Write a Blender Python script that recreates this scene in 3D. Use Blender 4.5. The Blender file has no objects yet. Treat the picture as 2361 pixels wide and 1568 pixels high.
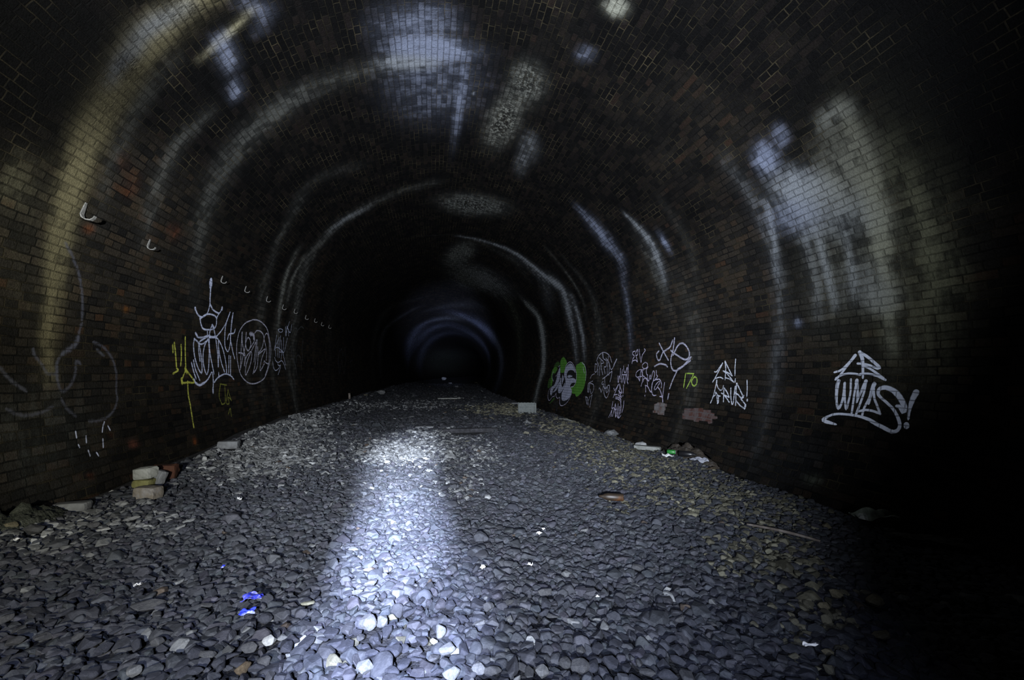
import bpy, bmesh, math, random
import numpy as np
from mathutils import Vector, Matrix
from mathutils.geometry import delaunay_2d_cdt

random.seed(7); rng = np.random.default_rng(11)
S = bpy.context.scene
COL = S.collection
PI = math.pi

# ------------------------------------------------------------------ camera geometry
W_, H_ = 2361.0, 1568.0
F = 1000.0                        # focal length in pixels of the 2361 px frame
VPX, VPY = 995.0, 859.0           # where the straight tunnel axis vanishes
CAMZ = 1.2
TH = math.atan((VPY - H_/2)/F)
PS = math.atan((W_/2 - VPX)/F*math.cos(TH))
Fw = np.array([math.sin(PS)*math.cos(TH), math.cos(PS)*math.cos(TH), math.sin(TH)])
Rt = np.array([math.cos(PS), -math.sin(PS), 0.0])
Up = np.cross(Rt, Fw)

def ray(px, py):
    px = np.asarray(px, float); py = np.asarray(py, float)
    a = (px - W_/2)/F; b = -(py - H_/2)/F
    return Fw[None, :] + a[:, None]*Rt[None, :] + b[:, None]*Up[None, :]

def project(P):
    P = np.atleast_2d(np.asarray(P, float)) - np.array([0, 0, CAMZ])
    d = P@Fw
    d = np.where(d > 1e-3, d, 1e-3)
    return W_/2 + F*(P@Rt)/d, H_/2 - F*(P@Up)/d, P@Fw

# ------------------------------------------------------------------ tunnel profile
R, CX, ZC = 3.8, 0.5, 1.55
TUL, TUR = 0.22, 0.42
SMIN, SMAX = -1.95, PI*R + 1.95

def off(y):
    y = np.asarray(y, float)
    return 0.00158*np.maximum(y - 17.4, 0)**2

def prof(s):
    s = np.asarray(s, float)
    phi = np.clip(s/R, 0, PI)
    X = CX + R*np.cos(phi); Z = ZC + R*np.sin(phi)
    lo = s < 0
    X = np.where(lo, CX + R - TUR*(s/ZC)**2, X); Z = np.where(lo, ZC + s, Z)
    d = s - PI*R; hi = d > 0
    X = np.where(hi, CX - R + TUL*(d/ZC)**2, X); Z = np.where(hi, ZC - d, Z)
    return X, Z

def prof_n(s):                     # inward normal
    a = prof(np.asarray(s, float) - .01); b = prof(np.asarray(s, float) + .01)
    tx, tz = b[0]-a[0], b[1]-a[1]
    L = np.hypot(tx, tz)
    return -tz/L, tx/L

def wall_pt(y, s, o=0.0):
    y = np.asarray(y, float)
    X, Z = prof(s); nx, nz = prof_n(s)
    return np.stack([X + nx*o + off(y), y + 0*X, Z + nz*o], -1)

def inside(x, y, z):
    X = x - off(y)
    up = (X - CX)**2 + (z - ZC)**2 < R*R
    t = ((ZC - z)/ZC)**2
    lo = (X < CX + R - TUR*t) & (X > CX - R + TUL*t)
    return np.where(z >= ZC, up, lo)

def hit_wall(px, py):
    """pixel -> (y, s) on the tunnel lining"""
    d = ray(px, py); n = len(d)
    kx = d[:, 0]/d[:, 1]; kz = d[:, 2]/d[:, 1]
    ys = np.geomspace(0.4, 220, 700)
    X = kx[:, None]*ys; Z = CAMZ + kz[:, None]*ys
    ins = inside(X, ys[None, :], Z)
    first = np.argmax(~ins, axis=1)
    lo = ys[np.maximum(first-1, 0)]; hi = ys[first]
    for _ in range(30):
        m = (lo+hi)/2
        i = inside(kx*m, m, CAMZ + kz*m)
        lo = np.where(i, m, lo); hi = np.where(i, hi, m)
    y = (lo+hi)/2
    x = kx*y - off(y); z = CAMZ + kz*y
    s = np.where(z >= ZC, np.arctan2(z - ZC, x - CX)*R, np.where(x > CX, z - ZC, PI*R + ZC - z))
    return y, s

# ------------------------------------------------------------------ floor
def sstep(a, b, x):
    t = np.clip((x-a)/(b-a), 0, 1); return t*t*(3-2*t)

def floor_z(x, y):
    x = np.asarray(x, float); y = np.asarray(y, float)
    X = x - off(y)
    z = np.interp(X, [-3.3, -2.4, -.8, 1.6, 3.2, 4.2], [.11, .05, 0, -.005, -.07, -.10])
    z = z + .16*sstep(-2.2, -3.1, X)*sstep(4.5, 9, y)                      # rubble bank along the left wall
    z = z + .20*np.exp(-((X+3.15)/.45)**2 - ((y-3.15)/.42)**2)            # heap at the left corner
    z = z + .07*np.exp(-((X-3.7)/.35)**2 - ((y-5.75)/.7)**2)
    z = z + .018*np.sin(1.7*x + .6*y) + .012*np.sin(2.9*y - 1.1*x)
    return z

def hit_floor(px, py):
    d = ray(np.atleast_1d(px), np.atleast_1d(py))
    z = np.zeros(len(d))
    for _ in range(12):
        t = (z - CAMZ)/d[:, 2]
        x, y = d[:, 0]*t, d[:, 1]*t
        z = .5*z + .5*floor_z(x, y)
    return x, y, floor_z(x, y)

def spot_on_floor(px, py, rpx=0.0, rad=0.0):
    """floor point under a pixel, kept clear of the two side walls by a radius (pixels or metres)"""
    x, y, z = hit_floor(px, py)
    for _ in range(3):
        _, _, d = project([[x[0], y[0], z[0]]])
        r = max(rad, rpx*d[0]/F)
        o = float(off(y)[0]); x2 = np.clip(x - o, CX - R + TUL + .05 + r, CX + R - TUR - .05 - r) + o
        if abs(x2[0]-x[0]) > 1e-4:          # the sight line meets the wall first: stay beside that spot
            k = ray(np.atleast_1d(px), np.atleast_1d(py))[0]
            y = np.array([x2[0]*k[1]/k[0]]) if abs(k[0]) > 1e-3 else y
        x = x2
        z = floor_z(x, y)
    P = np.array([x[0], y[0], z[0]])
    _, _, d = project(P)
    return P, d[0]/F               # point and metres per pixel there

# ------------------------------------------------------------------ object helpers
def link(name, me, mat=None, parent=None):
    o = bpy.data.objects.new(name, me); COL.objects.link(o)
    if mat is not None and me is not None:
        me.materials.append(mat)
    if parent is not None:
        o.parent = parent
    return o

def tag(o, label, cat, group=None, kind=None):
    if label: o['label'] = label
    if cat: o['category'] = cat
    if group: o['group'] = group
    if kind: o['kind'] = kind
    return o

def empty(name, loc, rz=0):
    o = bpy.data.objects.new(name, None); COL.objects.link(o)
    o.location = loc; o.rotation_euler = (0, 0, rz); o.empty_display_size = .1
    return o

def np_mesh(name, V, Fc, smooth=True):
    """V (n,3), Fc (m,k) faces of one size"""
    V = np.ascontiguousarray(V, np.float32); Fc = np.ascontiguousarray(Fc, np.int32)
    me = bpy.data.meshes.new(name)
    k = Fc.shape[1]
    me.vertices.add(len(V)); me.vertices.foreach_set('co', V.ravel())
    me.loops.add(Fc.size); me.loops.foreach_set('vertex_index', Fc.ravel())
    me.polygons.add(len(Fc)); me.polygons.foreach_set('loop_start', np.arange(0, Fc.size, k, dtype=np.int32))
    me.polygons.foreach_set('use_smooth', np.full(len(Fc), smooth, dtype=bool))
    me.update(calc_edges=True); me.validate()
    return me

def bm_mesh(name, bm, smooth=False):
    me = bpy.data.meshes.new(name); bm.to_mesh(me); bm.free()
    for p in me.polygons: p.use_smooth = smooth
    return me

# ------------------------------------------------------------------ materials
def new_mat(name):
    m = bpy.data.materials.new(name); m.use_nodes = True
    nt = m.node_tree; nt.nodes.clear()
    out = nt.nodes.new('ShaderNodeOutputMaterial')
    b = nt.nodes.new('ShaderNodeBsdfPrincipled')
    nt.links.new(b.outputs[0], out.inputs[0])
    return m, nt, b, out

class NB:
    def __init__(s, nt): s.nt = nt
    def n(s, t, **kw):
        x = s.nt.nodes.new(t)
        for k, v in kw.items(): setattr(x, k, v)
        return x
    def l(s, a, b): s.nt.links.new(a, b)
    def put(s, sock, v):
        if isinstance(v, bpy.types.NodeSocket): s.l(v, sock)
        elif isinstance(v, (tuple, list)): sock.default_value = tuple(v) + ((1,) if len(v) == 3 and sock.type == 'RGBA' else ())
        else: sock.default_value = v
    def math(s, op, a, b=0.0, c=None, clamp=False):
        x = s.n('ShaderNodeMath', operation=op, use_clamp=clamp)
        s.put(x.inputs[0], a); s.put(x.inputs[1], b)
        if c is not None: s.put(x.inputs[2], c)
        return x.outputs[0]
    def mix(s, f, a, b, bt='MIX'):
        x = s.n('ShaderNodeMix', data_type='RGBA', blend_type=bt)
        s.put(x.inputs[0], f); s.put(x.inputs[6], a); s.put(x.inputs[7], b)
        return x.outputs[2]
    def noise(s, vec, scale, detail=4, rough=.6, out=0):
        x = s.n('ShaderNodeTexNoise')
        if vec is not None: s.l(vec, x.inputs['Vector'])
        x.inputs['Scale'].default_value = scale; x.inputs['Detail'].default_value = detail; x.inputs['Roughness'].default_value = rough
        return x.outputs[out]
    def ramp(s, f, stops):
        x = s.n('ShaderNodeValToRGB'); s.put(x.inputs[0], f)
        e = x.color_ramp.elements
        while len(e) < len(stops): e.new(.5)
        for q, (p, c) in zip(e, stops):
            q.position = p; q.color = tuple(c) + (1,) if len(c) == 3 else c
        return x.outputs[0]
    def maprange(s, v, a, b, c=0, d=1):
        x = s.n('ShaderNodeMapRange', interpolation_type='SMOOTHSTEP')
        s.put(x.inputs[0], v); x.inputs[1].default_value = a; x.inputs[2].default_value = b; x.inputs[3].default_value = c; x.inputs[4].default_value = d
        return x.outputs[0]
    def scalev(s, vec, sc):
        x = s.n('ShaderNodeMapping'); s.l(vec, x.inputs[0]); x.inputs['Scale'].default_value = sc
        return x.outputs[0]

def brick_nodes(nb):
    """the brick bond of the lining: returns uv, mortar mask, per-brick random value"""
    uv = nb.n('ShaderNodeUVMap', uv_map='UVMap').outputs[0]
    dn = nb.noise(uv, 4.0, 3, .6, out=1)
    sub = nb.n('ShaderNodeVectorMath', operation='SUBTRACT'); nb.l(dn, sub.inputs[0]); sub.inputs[1].default_value = (.5, .5, .5)
    sc = nb.n('ShaderNodeVectorMath', operation='SCALE'); nb.l(sub.outputs[0], sc.inputs[0]); sc.inputs['Scale'].default_value = .03
    ad = nb.n('ShaderNodeVectorMath', operation='ADD'); nb.l(uv, ad.inputs[0]); nb.l(sc.outputs[0], ad.inputs[1])
    br = nb.n('ShaderNodeTexBrick', offset=.25, offset_frequency=2, squash=.5, squash_frequency=2)
    nb.l(ad.outputs[0], br.inputs['Vector'])
    for k, v in (('Color1', (0, 0, 0, 1)), ('Color2', (1, 1, 1, 1)), ('Mortar', (.3, .3, .3, 1))): br.inputs[k].default_value = v
    br.inputs['Scale'].default_value = 1; br.inputs['Mortar Size'].default_value = .0065; br.inputs['Mortar Smooth'].default_value = .35
    br.inputs['Bias'].default_value = 0; br.inputs['Brick Width'].default_value = .232; br.inputs['Row Height'].default_value = .075
    return uv, br.outputs['Fac'], br.outputs['Color']

def lining_material():
    m, nt, b, out = new_mat('sooty_brick_lining'); nb = NB(nt)
    uv, fac, rnd = brick_nodes(nb)
    st = nb.n('ShaderNodeAttribute', attribute_name='stain')
    wm = nb.n('ShaderNodeAttribute', attribute_name='warm')
    rv = nb.n('ShaderNodeSeparateColor'); nb.l(rnd, rv.inputs[0]); r = rv.outputs[0]
    brick = nb.ramp(r, [(0, (.013, .0125, .012)), (.35, (.024, .0215, .0185)), (.65, (.035, .030, .0235)), (.86, (.046, .036, .025)), (.96, (.047, .032, .020)), (1, (.06, .032, .018))])
    soot = nb.ramp(r, [(0, (.0022, .0022, .0024)), (.6, (.0036, .0035, .0037)), (1, (.008, .0064, .006))])
    n1 = nb.noise(uv, 1.1, 5, .65)
    wv = nb.math('ADD', nb.math('MULTIPLY', wm.outputs['Fac'], 1.0), nb.math('MULTIPLY', nb.math('SUBTRACT', n1, .52), .8), clamp=True)
    base = nb.mix(wv, soot, brick)
    n2 = nb.noise(uv, 45, 3, .6)
    base = nb.mix(1.0, base, nb.ramp(n2, [(.25, (.55, .55, .55)), (.7, (1.25, 1.25, 1.25))]), 'MULTIPLY')
    # mortar: dark in places, yellowish lime in others
    n3 = nb.noise(uv, 2.6, 4, .6)
    mort = nb.ramp(n3, [(.42, (.004, .004, .004)), (.54, (.014, .012, .008)), (.68, (.042, .035, .021))])
    base = nb.mix(nb.math('MULTIPLY', fac, .9), base, mort)
    # mineral stains: blotched, streaked downwards, and patchy brick by brick
    streak = nb.noise(nb.scalev(uv, (9, 1.1, 1)), 1.0, 5, .65)
    blot = nb.noise(uv, 6.5, 5, .7)
    mod = nb.math('ADD', nb.math('ADD', nb.math('MULTIPLY', streak, .9), nb.math('MULTIPLY', blot, .8)), nb.math('MULTIPLY', r, .24))
    t = nb.math('ADD', st.outputs['Alpha'], nb.math('MULTIPLY', nb.math('SUBTRACT', mod, .92), 1.8))
    amt = nb.math('MULTIPLY', nb.maprange(t, .25, 1.0), nb.math('MULTIPLY', st.outputs['Alpha'], 1.2, clamp=True), clamp=True)
    amt = nb.math('ADD', nb.math('MULTIPLY', amt, .68), nb.math('MULTIPLY', nb.math('MULTIPLY', st.outputs['Alpha'], mod), .36), clamp=True)
    rg = nb.n('ShaderNodeAttribute', attribute_name='rough')
    crumb = nb.maprange(nb.noise(uv, 15, 6, .75), .47, .60, .04, 1.25)
    amt = nb.math('MULTIPLY', amt, nb.math('ADD', 1.0, nb.math('MULTIPLY', rg.outputs['Fac'], nb.math('SUBTRACT', crumb, 1.0))))
    dim = nb.math('SUBTRACT', 1.0, nb.math('MULTIPLY', fac, .32))
    amt = nb.math('MULTIPLY', amt, dim)
    col = nb.mix(amt, base, nb.mix(1.0, st.outputs['Color'], nb.ramp(n2, [(.2, (.7, .7, .7)), (.75, (1.2, 1.2, 1.2))]), 'MULTIPLY'))
    nb.l(col, b.inputs['Base Color'])
    b.inputs['Roughness'].default_value = .8
    b.inputs['Specular IOR Level'].default_value = .06
    fine = nb.noise(uv, 70, 4, .6)
    mid = nb.noise(uv, 11, 3, .6)
    sp = nb.n('ShaderNodeAttribute', attribute_name='rough')
    h = nb.math('ADD', nb.math('MULTIPLY', fac, -1.0), nb.math('MULTIPLY', r, .5))
    h = nb.math('ADD', h, nb.math('ADD', nb.math('MULTIPLY', fine, .55), nb.math('MULTIPLY', mid, .7)))
    h = nb.math('ADD', h, nb.math('MULTIPLY', nb.math('MULTIPLY', sp.outputs['Fac'], nb.noise(uv, 26, 5, .7)), 9.0))
    bp = nb.n('ShaderNodeBump'); bp.inputs['Strength'].default_value = .9; bp.inputs['Distance'].default_value = .011
    nb.l(h, bp.inputs['Height']); nb.l(bp.outputs[0], b.inputs['Normal'])
    return m

def paint_material(name, col, dens=1.0, soft=.3, joints=.6, spotty=.4):
    """sprayed paint; thin at the stroke's edges, broken by the mortar joints"""
    m, nt, b, out = new_mat(name); nb = NB(nt)
    uv, fac, rnd = brick_nodes(nb)
    e = nb.n('ShaderNodeUVMap', uv_map='stroke')
    sx = nb.n('ShaderNodeSeparateXYZ'); nb.l(e.outputs[0], sx.inputs[0])
    ed = nb.math('MULTIPLY', nb.math('SUBTRACT', .5, nb.math('ABSOLUTE', nb.math('SUBTRACT', sx.outputs[1], .5))), 2.0)
    n = nb.noise(uv, 28, 4, .7)
    n2 = nb.noise(uv, 3.5, 3, .6)
    a = nb.maprange(nb.math('ADD', ed, nb.math('MULTIPLY', nb.math('SUBTRACT', n, .5), spotty)), 0.0, max(soft, .02), 0, 1)
    a = nb.math('MULTIPLY', a, nb.math('SUBTRACT', 1.0, nb.math('MULTIPLY', nb.maprange(fac, .25, .8), joints)))
    a = nb.math('MULTIPLY', a, nb.math('MULTIPLY', nb.maprange(n2, .25, .6, .72, 1.0), dens), clamp=True)
    c = nb.mix(1.0, col, nb.ramp(n, [(.2, (.75, .75, .78)), (.8, (1.15, 1.15, 1.12))]), 'MULTIPLY')
    nb.l(c, b.inputs['Base Color']); nb.l(a, b.inputs['Alpha'])
    b.inputs['Roughness'].default_value = .6
    return m

def rough_mat(name, cols, scale=14, rough=.8, bump=.6, dist=.006, spec=.25, attr=None):
    m, nt, b, out = new_mat(name); nb = NB(nt)
    tc = nb.n('ShaderNodeTexCoord').outputs['Object']
    n = nb.noise(tc, scale, 5, .65)
    k = len(cols)
    c = nb.ramp(n, [(.3 + .4*i/max(k-1, 1), cols[i]) for i in range(k)])
    if attr:
        at = nb.n('ShaderNodeAttribute', attribute_name=attr)
        c = nb.mix(1.0, at.outputs['Color'], nb.ramp(n, [(.25, (.55, .55, .55)), (.5, (1, 1, 1)), (.8, (1.5, 1.5, 1.45))]), 'MULTIPLY')
    nb.l(c, b.inputs['Base Color'])
    b.inputs['Roughness'].default_value = rough; b.inputs['Specular IOR Level'].default_value = spec
    bp = nb.n('ShaderNodeBump'); bp.inputs['Strength'].default_value = bump; bp.inputs['Distance'].default_value = dist
    nb.l(nb.noise(tc, scale*4, 4, .6), bp.inputs['Height']); nb.l(bp.outputs[0], b.inputs['Normal'])
    return m

# ------------------------------------------------------------------ the lining
ys = [-3.0]
while ys[-1] < 172:
    ys.append(ys[-1] + max(.04, .0055*max(ys[-1], 0)))
YS = np.array(ys)
SG = np.linspace(SMIN, SMAX, 420)
SM, YM = np.meshgrid(SG, YS)                # rows: y, columns: s
STAIN = np.zeros(YM.shape + (4,), np.float32)
WARM = np.zeros(YM.shape, np.float32)
ROUGH = np.zeros(YM.shape, np.float32)

def catmull(P, step):
    P = np.asarray(P, float)
    if len(P) < 2: return P
    if len(P) == 2:
        n = max(2, int(np.hypot(*(P[1]-P[0]))/step)+1)
        return P[0] + (P[1]-P[0])*np.linspace(0, 1, n)[:, None]
    Q = np.vstack([2*P[0]-P[1], P, 2*P[-1]-P[-2]]); out = []
    for i in range(1, len(Q)-2):
        p0, p1, p2, p3 = Q[i-1], Q[i], Q[i+1], Q[i+2]
        n = max(2, int(np.hypot(*(p2-p1))/step)+1)
        t = np.linspace(0, 1, n, endpoint=False)[:, None]
        out.append(.5*((2*p1) + (-p0+p2)*t + (2*p0-5*p1+4*p2-p3)*t*t + (-p0+3*p1-3*p2+p3)*t**3))
    out.append(P[-1:])
    return np.vstack(out)

def over(mask, col, box):
    a = mask[..., None]
    dst = STAIN[box]
    na = a + dst[..., 3:]*(1-a)
    rgb = np.where(na > 1e-5, (np.array(col, np.float32)*a + dst[..., :3]*dst[..., 3:]*(1-a))/np.maximum(na, 1e-5), dst[..., :3])
    dst[..., :3] = rgb; dst[..., 3:] = na

def field_stroke(pts, w, taper=True):
    """falloff of a stain that runs along these picture points; w is its width on the wall in metres"""
    P = catmull(pts, 6.0)
    y, s = hit_wall(P[:, 0], P[:, 1])
    g = np.linspace(0, 1, len(P)); ww = np.interp(g, np.linspace(0, 1, len(w)), w) if isinstance(w, (list, tuple)) else np.full(len(P), w)
    m = ww.max()*1.8
    i0, i1 = np.searchsorted(YS, [y.min()-m, y.max()+m]); j0, j1 = np.searchsorted(SG, [s.min()-m, s.max()+m])
    box = (slice(i0, i1), slice(j0, j1))
    yy, sg = YM[box], SM[box]
    out = np.zeros(yy.shape, np.float32)
    for k in range(len(P)):
        wk = ww[k]
        a0, a1 = np.searchsorted(YS[i0:i1], [y[k]-wk*1.6, y[k]+wk*1.6]); b0, b1 = np.searchsorted(SG[j0:j1], [s[k]-wk*1.6-.06, s[k]+wk*1.6+.06])
        if a1 <= a0 or b1 <= b0: continue
        dy = (yy[a0:a1, b0:b1]-y[k])/wk; ds = (sg[a0:a1, b0:b1]-s[k])/(wk+.06)
        f = np.exp(-(dy*dy+ds*ds)*2.2)
        if taper: f = f*(.55+.45*np.sin(PI*min(max(g[k], .02), .98)))
        np.maximum(out[a0:a1, b0:b1], f, out=out[a0:a1, b0:b1])
    return out, box

PALE = (.19, .205, .225); BLUE = (.15, .17, .235); TAN = (.17, .15, .085); GREY = (.085, .088, .082); GREEN = (.10, .11, .08)
BROWN = (.11, .075, .045)
def band(pts, w, a, col):
    m, box = field_stroke(pts, w); over(np.clip(m*a, 0, 1), col, box)

def blob(cx, cy, rx, ry, a, col=None, target=None, rot=0.0):
    """a patch whose outline in the photograph is roughly this ellipse, laid on the wall it covers"""
    t = np.linspace(0, 2*PI, 24, endpoint=False)
    ex = cx + rx*np.cos(t)*math.cos(rot) - ry*np.sin(t)*math.sin(rot); ey = cy + rx*np.cos(t)*math.sin(rot) + ry*np.sin(t)*math.cos(rot)
    y, s = hit_wall(ex, ey); c = hit_wall(np.array([cx]), np.array([cy]))
    i0, i1 = np.searchsorted(YS, [y.min()*.8-.3, y.max()*1.25+.3]); j0, j1 = np.searchsorted(SG, [s.min()-.6, s.max()+.6])
    box = (slice(i0, i1), slice(j0, j1))
    X = wall_pt(YM[box].ravel(), SM[box].ravel())
    px, py, d = project(X)
    u = ((px-cx)*math.cos(rot)+(py-cy)*math.sin(rot))/rx; v = (-(px-cx)*math.sin(rot)+(py-cy)*math.cos(rot))/ry
    f = np.exp(-(u*u+v*v)**1.5*.9).reshape(YM[box].shape).astype(np.float32)*a
    if target is None: over(np.clip(f, 0, 1), col, box)
    else: target[box] = np.maximum(target[box], f) if a >= 0 else np.maximum(target[box]+f, 0)

# warm brown brickwork low on both walls, black soot overhead
Zg = prof(SG)[1]
WARM[:] = (.42 - .42*sstep(1.3, 3.4, Zg))[None, :]
WARM[:] += np.where(SG < PI*R/2, .05, .10)[None, :]*(1 - sstep(6, 16, YS))[:, None]*(1 - sstep(2.0, 4.0, Zg))[None, :]
for a in ((150, 620, 330, 230, .85), (300, 420, 160, 160, .8), (330, 560, 120, 120, .75), (1600, 760, 160, 200, .62), (1640, 330, 190, 130, .26), (1720, 900, 110, 120, .6), (1700, 640, 100, 150, .6), (1560, 260, 120, 90, .25)):
    blob(a[0], a[1], a[2], a[3], a[4], target=WARM)
for a in ((420, 230, 170, 150, -.5), (300, 60, 200, 80, -.3), (330, 1000, 260, 110, -.22), (2000, 1050, 300, 120, -.3)):
    blob(a[0], a[1], a[2], a[3], a[4], target=WARM)

BANDS = [
 # left side, from the camera inwards
 ([(500, -30), (460, 0), (405, 36), (330, 107), (282, 171), (223, 286), (179, 393), (150, 500), (133, 600), (120, 700), (114, 770), (112, 860)], [.20, .26, .26, .24, .22, .18, .14], 1.0, TAN),
 ([(420, 20), (340, 70), (300, 120)], .12, .75, PALE), ([(305, 125), (275, 150), (262, 180)], .09, .8, PALE),
 ([(395, 140), (350, 200), (300, 280), (270, 350), (245, 430), (225, 520)], .13, .40, GREY),
 ([(475, 265), (420, 320), (390, 370), (365, 430), (345, 490), (335, 560)], .17, .62, GREY),
 ([(900, 150), (800, 175), (700, 215), (620, 275), (550, 340), (505, 410), (470, 500), (452, 600), (448, 700)], [.30, .30, .34, .34, .30, .26], .60, GREY),
 ([(820, 385), (760, 400), (700, 440), (672, 500), (640, 560), (618, 640), (608, 720)], .24, .40, GREY),
 ([(1000, 420), (900, 450), (829, 486), (771, 525), (743, 557), (716, 590), (691, 662), (681, 738), (676, 830), (682, 950)], [.25, .3, .36, .4, .42, .4, .3], .62, GREY),
 ([(838, 484), (800, 503), (770, 525)], .2, .55, PALE),
 ([(684, 580), (662, 630), (650, 680), (643, 730), (640, 800)], .17, .75, (0.160, 0.165, 0.150)), ([(697, 598), (672, 650), (662, 700)], .16, .6, (0.160, 0.165, 0.150)),
 ([(606, 640), (600, 700), (598, 760), (600, 830), (612, 930)], .26, .42, GREY),
 ([(634, 740), (626, 800), (630, 870), (648, 960)], .22, .48, GREY), ([(660, 760), (662, 830), (672, 890), (688, 952)], .24, .55, GREY),
 ([(560, 740), (566, 840), (590, 960)], .25, .30, GREY),
 ([(960, 690), (898, 711), (877, 739), (864, 777), (859, 815), (862, 880)], .7, .34, GREY), ([(950, 715), (908, 741), (885, 764), (877, 802), (878, 850)], .7, .34, PALE),
 ([(780, 640), (765, 700), (760, 780), (768, 900)], .5, .18, GREY), ([(735, 620), (720, 700), (722, 800)], .4, .16, BROWN),
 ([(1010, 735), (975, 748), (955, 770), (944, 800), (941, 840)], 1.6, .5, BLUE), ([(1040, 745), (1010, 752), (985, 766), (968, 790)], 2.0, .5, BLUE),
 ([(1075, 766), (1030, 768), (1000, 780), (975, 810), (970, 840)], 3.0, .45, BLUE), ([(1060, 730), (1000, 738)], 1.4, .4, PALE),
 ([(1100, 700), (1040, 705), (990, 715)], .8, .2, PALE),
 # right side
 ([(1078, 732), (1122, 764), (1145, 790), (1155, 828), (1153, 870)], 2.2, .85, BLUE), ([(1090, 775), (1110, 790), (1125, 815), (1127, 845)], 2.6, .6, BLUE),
 ([(1140, 650), (1170, 690), (1190, 730), (1198, 790), (1196, 850), (1185, 890)], .8, .38, GREEN), ([(1100, 640), (1150, 690), (1180, 750)], .5, .22, GREY),
 ([(1110, 560), (1180, 600), (1215, 640)], .35, .30, GREY), ([(1195, 600), (1225, 620), (1258, 660), (1262, 705)], .5, .34, PALE),
 ([(1215, 702), (1235, 722), (1247, 748), (1253, 801), (1253, 842), (1247, 868), (1239, 898), (1231, 936)], [.42, .5, .5, .5, .45, .4], 1.0, (0.200, 0.215, 0.215)),
 ([(1060, 545), (1113, 555), (1188, 584), (1258, 638), (1296, 667), (1309, 710), (1317, 748), (1324, 775), (1329, 823)], [.15, .2, .26, .34, .42, .42, .34], .85, PALE),
 ([(1322, 690), (1333, 730), (1344, 780), (1347, 822)], .26, .8, PALE),
 ([(1262, 575), (1314, 640), (1344, 694), (1352, 734)], .14, .5, GREY), ([(1301, 595), (1355, 662), (1376, 721), (1381, 788), (1384, 860), (1372, 950), (1345, 990)], [.12, .2, .4, .5, .5, .4], .42, GREY),
 ([(1335, 480), (1381, 533), (1408, 568), (1432, 592)], [.16, .3, .34, .2], .8, BLUE), ([(1432, 595), (1441, 667), (1451, 737), (1456, 815)], .2, .5, BLUE),
 ([(1443, 496), (1470, 523), (1499, 558), (1515, 595), (1530, 640)], [.08, .14, .2, .2], .85, PALE), ([(1524, 545), (1541, 573)], .12, .9, BLUE),
 ([(1470, 545), (1500, 600), (1520, 650), (1550, 730)], .3, .45, GREY), ([(1562, 640), (1590, 700), (1600, 780), (1598, 880), (1560, 1000)], .4, .45, GREY),
 ([(1530, 470), (1585, 560), (1605, 650)], .16, .3, GREY), ([(1680, 380), (1740, 470), (1770, 540), (1790, 620), (1800, 700), (1795, 800), (1780, 900), (1750, 1000)], .2, .5, (0.100, 0.107, 0.113)),
 ([(1425, 740), (1425, 860), (1418, 930)], .35, .25, GREY), ([(1855, 560), (1880, 640), (1885, 720)], .12, .4, PALE),
 # the broad white wash high on the right
 ([(1945, 255), (1985, 350), (2012, 440), (2032, 560), (2050, 690), (2055, 800)], [.10, .15, .17, .16, .14, .1], .95, (0.200, 0.200, 0.150)),
 ([(1960, 250), (1920, 265), (1890, 290)], .09, .7, (0.180, 0.185, 0.165)),
 ([(2130, 480), (2150, 620), (2150, 780)], .2, .42, (0.120, 0.120, 0.075)), ([(2060, 330), (2110, 450), (2130, 560)], .16, .4, (0.125, 0.125, 0.080)),
 ([(1885, 540), (1905, 620), (1925, 700)], .08, .85, PALE), ([(1945, 520), (1960, 600), (1970, 680)], .07, .6, PALE), ([(1770, 470), (1785, 560), (1790, 640)], .07, .6, PALE),
 ([(1830, 420), (1850, 480), (1862, 560)], .08, .7, PALE), ([(2185, 560), (2200, 700)], .2, .3, (0.100, 0.100, 0.060)),
 # crown
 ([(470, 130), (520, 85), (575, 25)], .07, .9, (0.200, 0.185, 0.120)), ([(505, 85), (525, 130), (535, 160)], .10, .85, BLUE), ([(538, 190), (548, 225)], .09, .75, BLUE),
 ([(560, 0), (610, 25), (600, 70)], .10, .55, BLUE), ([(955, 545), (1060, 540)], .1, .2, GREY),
]
for p, w, a, c in BANDS: band(p, w, a, c)
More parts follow.
